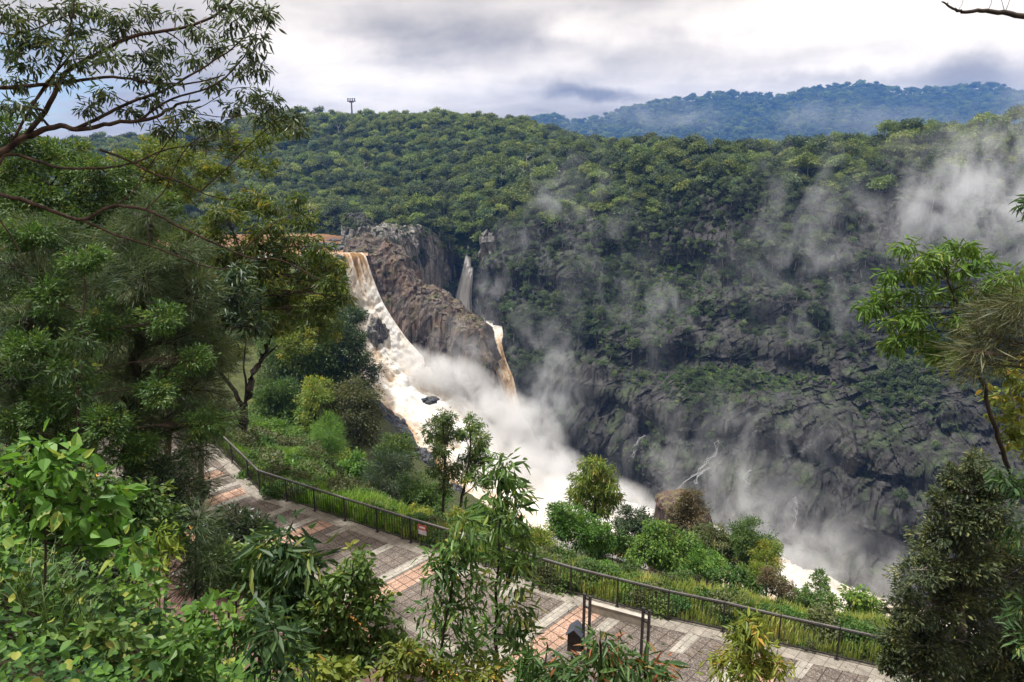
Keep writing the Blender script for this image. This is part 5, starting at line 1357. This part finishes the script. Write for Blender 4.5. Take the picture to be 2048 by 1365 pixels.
grow('sheoak_bough', 'olive she-oak with wind swept needle plumes at the right edge', 'tree', 8.0, 2150, [(2150, 1100), (2140, 850), (2110, 700), (2060, 660)],
     [(2020, 610, 34, 22), (1985, 640, 40, 22), (2035, 650, 40, 26), (1965, 675, 36, 20), (2010, 690, 40, 22), (1945, 705, 26, 16), (2050, 600, 30, 26), (1975, 720, 34, 16), (2045, 700, 40, 26), (1940, 730, 18, 10), (2070, 650, 40, 40)],
     'needle', .22, 'sheoak_olive', 'bark_red', .07, RG, .5, which=BK_, wind=np.array([-.75, 0, -.05]))
grow('yellow_leaved_shrub', 'yellow green broad leaved shrub at the right edge behind the leaning stem', 'shrub', 10.5, 2065, [(2062, 1050), (2055, 920), (2035, 830), (2020, 780)],
     [(2020, 745, 22, 18), (2040, 770, 26, 20), (2005, 790, 22, 16), (2030, 815, 28, 18), (2000, 830, 18, 12), (2042, 860, 24, 24), (2020, 880, 16, 16), (2045, 905, 22, 20), (2050, 720, 16, 20)], 'broad', .11, 'yellow', 'bark_grey', .05, RG, 1.0, which=BK_)
grow('leafy_shrub', 'pale green fern leaved bush low at the right edge', 'shrub', 7.5, 2060, [(2060, 1180), (2050, 1090)],
     [(2030, 1060, 24, 18), (2045, 1085, 24, 20), (2040, 1230, 26, 40), (2050, 1290, 26, 40), (2010, 960, 18, 10), (2040, 975, 22, 12)], 'gum', .13, 'glossy', 'bark_brown', .02, RG, .9, which=BK_)
limb_tree('bare_tree', 'tree whose dark bare branch pokes into the sky at the upper right', 'tree', 6.5, 2400, [(2420, 900), (2400, 500), (2370, 200), (2300, 90)],
    [([(2300, 92), (2200, 60), (2120, 40), (2060, 33), (2000, 27), (1955, 21), (1920, 22), (1897, 12), (1883, 4)], .05, .006),
     ([(1922, 22), (1898, 14), (1896, 5)], .008, .004), ([(1975, 22), (1982, 8), (1985, -10)], .004, .002), ([(2010, 26), (2004, 5), (2000, -10)], .004, .002), ([(2010, 25), (2018, 5), (2022, -10)], .004, .002), ([(1918, 19), (1925, 6), (1926, -8)], .003, .002)],
    [(2072, 410, 14, 10), (2350, 60, 120, 60), (2250, 20, 60, 30)], 'gum', .12, 'glossy', 'bark_dark', .10, 1.0)

# ================================================================== RAILING, SIGN, FURNITURE
fr = empty('railing', FPT[8], 'long dark steel railing with vertical bars along the platform edge', 'railing')
FO = FPT[8]
HR = 1.15
heads = [p + np.array([0, 0, HR]) for p in FPT]
mb = MB()
top = np.array(heads)
for a, b in zip(top[:-1], top[1:]):
    dv = unit(b - a); s = np.cross([0, 0, 1.0], dv)
    L2 = np.linalg.norm(b - a) / 2
    mb.box((a + b) / 2 + np.array([0, 0, .0]), (L2 + .012, .034, .016), [dv, s, np.cross(dv, s)])
mb.build('handrail', M['rail_metal'], fr, FO)
for i, p in enumerate(FPT):
    dv = unit(FPT[min(i + 1, len(FPT) - 1)] - FPT[max(i - 1, 0)])
    s = np.cross([0, 0, 1.0], dv)
    mb = MB()
    mb.box(p + np.array([0, 0, HR / 2 - .01]), (.028, .028, HR / 2 - .01), [dv, s, [0, 0, 1]])
    mb.box(p + np.array([0, 0, .012]), (.07, .07, .012), [dv, s, [0, 0, 1]])
    mb.build('post', M['fence_metal'], fr, FO)
for a, b in zip(FPT[:-1], FPT[1:]):
    dv = unit(b - a); s = np.cross([0, 0, 1.0], dv); L = np.linalg.norm(b - a)
    mb = MB()
    ax = [dv, s, [0, 0, 1]]
    mb.box((a + b) / 2 + np.array([0, 0, .12]), (L / 2 - .03, .018, .022), ax)
    mb.box((a + b) / 2 + np.array([0, 0, HR - .07]), (L / 2 - .03, .014, .016), ax)
    k = int(round(L / .145))
    for j in range(1, k):
        mb.box(a + (b - a) * j / k + np.array([0, 0, (HR - .07 + .12) / 2]), (.008, .008, (HR - .19) / 2), ax)
    mb.build('slat_panel', M['fence_metal'], fr, FO)
# sign on the bars
a = np.array([PZ(835, 1091, ZD), PZ(858, 1098, ZD)])
dv = unit(a[1] - a[0]); s = np.cross([0, 0, 1.0], dv); s = s if s[1] < 0 else -s
sc_ = (a[0] + a[1]) / 2 + s * .03 + np.array([0, 0, .80])
sg = empty('warning_sign', sc_, 'small red and grey warning sign fixed to the railing bars', 'sign')
ax = [dv, s, [0, 0, 1]]
mb = MB(); mb.box(sc_ + np.array([0, 0, .11]), (.21, .008, .11), ax); mb.build('red_panel', M['sign_red'], sg, sc_)
mb = MB(); mb.box(sc_ + np.array([0, 0, -.11]), (.21, .008, .108), ax); mb.build('grey_panel', M['sign_grey'], sg, sc_)
mb = MB(); mb.box(sc_ + s * .009 + np.array([0, 0, .11]), (.15, .002, .045), ax)
for k in (-.06, -.11, -.16): mb.box(sc_ + s * .009 + np.array([0, 0, k]), (.16, .002, .008), ax)
mb.build('print', M['sign_print'], sg, sc_)
# low concrete wall in front of the railing
a, b = PZ(1186, 1219, ZD), PZ(1297, 1249, ZD)
dv = unit(b - a); s = np.cross([0, 0, 1.0], dv); s = s if s[1] < 0 else -s
L = np.linalg.norm(b - a)
cw = empty('low_wall', (a + b) / 2, 'low grey concrete wall standing against the railing behind the twin posts', 'wall')
mb = MB(); mb.box((a + b) / 2 + s * .16 + np.array([0, 0, .175]), (L / 2, .07, .17), [dv, s, [0, 0, 1]]); mb.build('wall_body', M['concrete'], cw, (a + b) / 2)
mb = MB(); mb.box((a + b) / 2 + s * .16 + np.array([0, 0, .36]), (L / 2 + .02, .085, .014), [dv, s, [0, 0, 1]]); mb.build('coping', M['concrete_light'], cw, (a + b) / 2)
# twin posts
def twin(px, top_py, y0, lb):
    c0 = PZ(px, y0, ZD)
    H = None
    for h in np.arange(1.5, 4.5, .01):
        if proj(c0 + np.array([0, 0, h]))[1][0] < top_py: H = h; break
    t = empty('twin_post', c0, lb, 'post', 'twin posts on the platform')
    d1 = np.array([.78, -.62, 0])
    n1 = np.array([.62, .78, 0])
    for sgn in (-1, 1):
        mb = MB(); mb.box(c0 + d1 * .105 * sgn + np.array([0, 0, H / 2]), (.036, .036, H / 2), [d1, n1, [0, 0, 1]])
        mb.box(c0 + d1 * .105 * sgn + np.array([0, 0, .012]), (.075, .075, .012), [d1, n1, [0, 0, 1]])
        mb.box(c0 + d1 * .105 * sgn + np.array([0, 0, H + .012]), (.045, .045, .014), [d1, n1, [0, 0, 1]])
        mb.build('post', M['fence_metal'], t, c0)
    for zz in (H - .12, H - .42, .5):
        mb = MB(); mb.box(c0 + np.array([0, 0, zz]), (.067, .02, .028), [d1, n1, [0, 0, 1]]); mb.build('crossbar', M['fence_metal'], t, c0)
twin(1171, 1192, 1318, 'twin dark posts joined by crossbars right beside the litter bin')
twin(1286, 1220, 1352, 'twin dark posts joined by crossbars at the right end of the low wall')
# litter bin
c0 = PZ(1150, 1312, ZD)
BT = R(-18)
d1 = np.array([math.cos(BT), math.sin(BT), 0]); n1 = np.array([-d1[1], d1[0], 0]); u1 = np.array([0, 0, 1.0])
lbn = empty('litter_bin', c0, 'dark box litter bin with gabled blue grey lid on one post', 'litter bin')
ax = [d1, n1, u1]
mb = MB(); mb.box(c0 + u1 * .16, (.045, .045, .16), ax); mb.box(c0 + u1 * .012, (.12, .12, .012), ax); mb.build('post', M['fence_metal'], lbn, c0)
mb = MB(); mb.box(c0 + u1 * .61, (.21, .24, .30), ax)
V = [c0 + d1 * x + n1 * y + u1 * z for x, y, z in ((-.21, -.24, .91), (.21, -.24, .91), (0, -.24, 1.10), (-.21, .24, .91), (.21, .24, .91), (0, .24, 1.10))]
mb.add(V, [(0, 3, 5, 2), (1, 2, 5, 4)], [(0, 2, 1), (3, 4, 5)])
for k in (-.12, 0, .12): mb.box(c0 + d1 * k - n1 * .246 + u1 * .60, (.052, .006, .27), ax)
mb.build('body', M['bin_body'], lbn, c0)
mb = MB()
for sgn in (-1, 1):
    sl = unit(np.array(d1 * sgn * .26 - u1 * .24))
    nn = np.cross(n1, sl); nn = nn if nn[2] > 0 else -nn
    mb.box(c0 + u1 * 1.14 + sl * .175, (.18, .29, .012), [sl, n1, nn])
mb.build('roof', M['bin_roof'], lbn, c0)
mb = MB(); mb.box(c0 + d1 * .16 - n1 * .30 + u1 * .36, (.12, .07, .014), ax); mb.build('tray', M['concrete'], lbn, c0)
# cableway tower on the ridge
tb = P(705, 246, 868)
tw = empty('cableway_tower', tb, 'tiny grey cableway tower with wide crossarm on the forested ridge', 'tower')
sc1 = 868 / F_
mb = MB(); mb.tube([tb - np.array([0, 0, 6]), tb + np.array([0, 0, 10]), tb + np.array([0, 0, 24.0])], [1.1, .9, .8], 8); mb.build('mast', M['tower_steel'], tw, tb)
mb = MB(); mb.box(tb + np.array([0, 0, 24]), (5.0, .6, .55), None); mb.box(tb + np.array([0, 0, 23]), (2.6, .5, .6), None); mb.build('crossarm', M['tower_steel'], tw, tb)
for k in (-3.9, -1.4, 1.2, 3.7):
    mb = MB(); mb.box(tb + np.array([k, 0, 25.9]), (.45, .5, 1.4), None); mb.box(tb + np.array([k, 0, 26.6]), (.9, .6, .35), None); mb.build('cable_saddle', M['tower_steel'], tw, tb)

# ================================================================== MIST AND AIR
def mist_mat(name, dens, thr, scale, col=(.96, .96, .98), soft=.25, det=4.0, stretch=(1, 1, .6), edge=.3, step=.6):
    nt = NT(name)
    oc = nt.n('ShaderNodeTexCoord').outputs['Object']
    p = nt.vmath('MULTIPLY', nt.n('ShaderNodeNewGeometry').outputs['Position'], stretch)
    wv = nt.n('ShaderNodeTexNoise', {'Vector': p, 'Scale': scale * .5, 'Detail': 2.0}).outputs[1]
    warp = nt.vmath('MULTIPLY', nt.vmath('SUBTRACT', wv, (.5, .5, .5)), (.9, .9, .9))
    r = nt.n('ShaderNodeVectorMath', {0: nt.vmath('ADD', oc, warp)}, operation='LENGTH').outputs['Value']
    fall = nt.rng(r, edge, .92, 1.0, 0.0)
    p2 = nt.vmath('ADD', p, nt.vmath('MULTIPLY', warp, (12, 12, 12)))
    nz = nt.noise(p2, scale, det, .62, .6)
    k = nt.rng(nz, thr, thr + soft)
    k = nt.math('MULTIPLY', nt.math('MULTIPLY', k, fall), dens)
    v = nt.n('ShaderNodeVolumePrincipled', {'Color': tuple(col) + (1,), 'Density': k, 'Anisotropy': .3})
    m = nt.out(None, v.outputs[0])
    try: m.cycles.volume_step_rate = step
    except Exception: pass
    return m
M['spray'] = mist_mat('falls_spray', .28, .37, .12, (.985, .985, .99), soft=.2, det=5.0, edge=.2, step=.35, stretch=(1, 1, .8))
M['spray_soft'] = mist_mat('soft_spray', .055, .44, .10, (.94, .965, 1.0), soft=.24, det=5.0, step=.45, stretch=(1, 1, .8))
M['cloud_wisp'] = mist_mat('mountain_cloud', .005, .47, .0075, (.97, .97, 1.0), .3, 5.0, (1, 1, 1.2), .2)
M['wisp'] = mist_mat('mist_wisp', .048, .505, .085, (.93, .96, 1.0), .2, 6.0, (1, 1, .7), .15, .45)
def ico(name, mat):
    import bmesh
    b = bmesh.new(); bmesh.ops.create_icosphere(b, subdivisions=3, radius=1.0)
    me = bpy.data.meshes.new(name); b.to_mesh(me); b.free(); me.materials.append(mat)
    return me
MI = {k: ico('mist', M[k]) for k in ('spray', 'spray_soft', 'wisp', 'cloud_wisp')}
for px, py, Y, rx, ry, rz, k, rot in [
    (860, 745, 314, 22, 10, 12, 'spray', .5), (950, 790, 308, 32, 13, 17, 'spray', .6), (1035, 860, 296, 30, 14, 18, 'spray', .6), (1100, 945, 280, 34, 15, 14, 'spray', .4), (1210, 1000, 262, 36, 15, 11, 'spray', .3),
    (935, 700, 306, 24, 9, 20, 'spray_soft', 0), (1085, 830, 303, 24, 12, 44, 'spray_soft', .15), (1115, 800, 305, 24, 12, 52, 'spray_soft', -.1), (985, 640, 396, 20, 12, 15, 'spray_soft', 0), (1010, 560, 380, 18, 10, 44, 'spray_soft', .2), (1060, 730, 322, 24, 12, 44, 'wisp', 0),
    (1120, 410, 346, 30, 12, 62, 'wisp', .2), (1210, 560, 330, 30, 12, 50, 'wisp', 0), (1350, 640, 312, 44, 12, 44, 'wisp', 0),
    (1590, 430, 312, 36, 12, 58, 'wisp', .4), (1620, 620, 292, 40, 12, 50, 'wisp', 0),
    (1850, 420, 280, 56, 14, 32, 'wisp', -.2), (1960, 430, 264, 50, 14, 34, 'spray_soft', .3), (2030, 330, 262, 34, 14, 34, 'spray_soft', .6),
    (1480, 1030, 232, 40, 14, 26, 'spray_soft', .5), (1600, 1100, 218, 44, 14, 26, 'spray_soft', .4), (1700, 1160, 204, 44, 14, 18, 'spray_soft', .3), (1380, 900, 252, 46, 14, 34, 'wisp', .2), (1560, 900, 244, 46, 12, 40, 'wisp', .2),
    (1330, 235, 2550, 330, 110, 80, 'cloud_wisp', 0), (1720, 235, 2550, 420, 110, 80, 'cloud_wisp', 0)]:
    o = link('mist', MI[k])
    o.location = P(px, py, Y); o.scale = (rx, ry, rz); o.rotation_euler = (0, rot, 0)
    o['kind'] = 'stuff'
mb = MB(); mb.box((150, 2330, 120), (4300, 2420, 330)); 
nt = NT('air_haze')
v = nt.n('ShaderNodeVolumePrincipled', {'Color': (.16, .40, 1.0, 1), 'Density': .00009, 'Anisotropy': .0})
o = mb.build('haze', nt.out(None, v.outputs[0])); o['kind'] = 'stuff'

# ================================================================== SKY, SUN, CAMERA
SUN_EL, SUN_AZ = 70.0, -86.0                          # azimuth measured from +Y towards +X
w = bpy.data.worlds.new('World'); SC.world = w; w.use_nodes = True
nt = NT('', w.node_tree)
sky = nt.n('ShaderNodeTexSky', sky_type='NISHITA', sun_disc=False, sun_elevation=R(SUN_EL), sun_rotation=R(SUN_AZ), altitude=300)
gen = nt.n('ShaderNodeTexCoord').outputs['Generated']
sp = nt.n('ShaderNodeSeparateXYZ', {0: gen})
dz = nt.math('ADD', nt.math('MAXIMUM', sp.outputs[2], 0.0), .16)
uv = nt.n('ShaderNodeCombineXYZ', {0: nt.math('DIVIDE', sp.outputs[0], dz), 1: nt.math('DIVIDE', sp.outputs[1], dz), 2: 0.0}).outputs[0]
uvo = nt.vmath('ADD', uv, (3.1, 1.7, 0))
n1 = nt.noise(uvo, .55, 8, .56, .45)
n2 = nt.noise(nt.vmath('ADD', uv, (9.0, 4.0, 2.0)), 1.25, 7, .55, .3)
az_ = nt.math('ARCTAN2', sp.outputs[0], sp.outputs[1])
el_ = nt.math('ARCSINE', sp.outputs[2])
wn_ = nt.n('ShaderNodeSeparateColor', {0: nt.n('ShaderNodeTexNoise', {'Vector': gen, 'Scale': 9.0, 'Detail': 5.0, 'Roughness': .6}).outputs[1]})
az_ = nt.math('ADD', az_, nt.math('MULTIPLY', nt.math('SUBTRACT', wn_.outputs[0], .5), .16))
el_ = nt.math('ADD', el_, nt.math('MULTIPLY', nt.math('SUBTRACT', wn_.outputs[1], .5), .07))
def blob(px, py, rx, ry, amt):
    """a cloud bank at a given bearing and elevation of the sky"""
    d = unit(P(px, py, 100.0))
    u = nt.math('DIVIDE', nt.math('SUBTRACT', az_, math.atan2(d[0], d[1])), rx / F_)
    v = nt.math('DIVIDE', nt.math('SUBTRACT', el_, math.asin(d[2])), ry / F_)
    rr = nt.math('SQRT', nt.math('ADD', nt.math('MULTIPLY', u, u), nt.math('MULTIPLY', v, v)))
    return nt.math('MULTIPLY', nt.n('ShaderNodeMapRange', {0: rr, 1: 1.5, 2: .0, 3: 0.0, 4: 1.0}, interpolation_type='SMOOTHSTEP').outputs[0], amt)
g = nt.math('ADD', nt.math('MULTIPLY', n1, .68), nt.math('MULTIPLY', n2, .48))
for args in [(1700, 40, 420, 110, .34), (620, 130, 170, 90, .20), (1110, 135, 120, 26, .12), (1180, 70, 70, 40, .12), (860, 80, 220, 45, -.16), (1320, 100, 200, 42, -.14), (1190, 190, 95, 14, -.30), (1010, 190, 130, 45, -.06),
             (1940, 140, 110, 36, -.20), (200, 150, 200, 90, -.06), (900, 165, 120, 20, .10), (1740, 130, 120, 18, .10), (1500, 165, 160, 16, -.08)]:
    g = nt.math('ADD', g, blob(*args))
cl_ = nt.ramp(nt.rng(g, .36, .90), [(0, (2.4, 2.4, 2.5)), (.22, (3.7, 3.7, 3.8)), (.48, (5.8, 5.8, 5.85)), (.7, (8.2, 8.2, 8.1)), (1, (11.0, 10.9, 10.7))])
hole = nt.rng(nt.math('ADD', nt.noise(nt.vmath('ADD', uv, (1.0, 8.0, 5.0)), .9, 6, .55), blob(60, 130, 160, 130, .17)), .60, .72)
cl_ = nt.mix(1.0, cl_, (1.12, 1.0, .86), 'MULTIPLY')
colr = nt.mix(hole, cl_, sky.outputs[0])
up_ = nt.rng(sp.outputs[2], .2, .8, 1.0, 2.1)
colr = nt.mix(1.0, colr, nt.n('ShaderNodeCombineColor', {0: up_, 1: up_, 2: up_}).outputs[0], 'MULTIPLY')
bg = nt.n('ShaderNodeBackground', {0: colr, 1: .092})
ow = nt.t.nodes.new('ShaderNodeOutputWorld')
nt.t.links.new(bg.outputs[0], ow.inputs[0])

ld = bpy.data.lights.new('sun', 'SUN'); ld.energy = 5.0; ld.angle = R(3); ld.color = (1, .97, .92)
lo_ = bpy.data.objects.new('sun', ld); COL.objects.link(lo_)
dvec = Vector((math.sin(R(SUN_AZ)) * math.cos(R(SUN_EL)), math.cos(R(SUN_AZ)) * math.cos(R(SUN_EL)), math.sin(R(SUN_EL))))
lo_.rotation_euler = dvec.to_track_quat('Z', 'Y').to_euler()

cam = bpy.data.cameras.new('camera'); co = bpy.data.objects.new('camera', cam); COL.objects.link(co)
cam.sensor_width = 36; cam.lens = F_ / 2048 * 36; cam.clip_start = .05; cam.clip_end = 20000
co.location = (0, 0, 0); co.rotation_euler = (R(90 - 14), 0, 0)
SC.camera = co

SC.view_settings.view_transform = 'Standard'; SC.view_settings.look = 'None'; SC.view_settings.exposure = 0.56; SC.view_settings.gamma = 1.0
cy = SC.cycles
cy.max_bounces = 5; cy.diffuse_bounces = 2; cy.glossy_bounces = 1; cy.transmission_bounces = 3; cy.volume_bounces = 3; cy.transparent_max_bounces = 8
cy.caustics_reflective = False; cy.caustics_refractive = False
cy.use_adaptive_sampling = True; cy.adaptive_threshold = .02
cy.use_denoising = True
try:
    cy.denoiser = 'OPENIMAGEDENOISE'; cy.denoising_input_passes = 'RGB_ALBEDO_NORMAL'
except Exception: pass
cy.volume_step_rate = 1.0; cy.volume_max_steps = 96
cy.sample_clamp_indirect = 6.0
SC.render.use_persistent_data = False
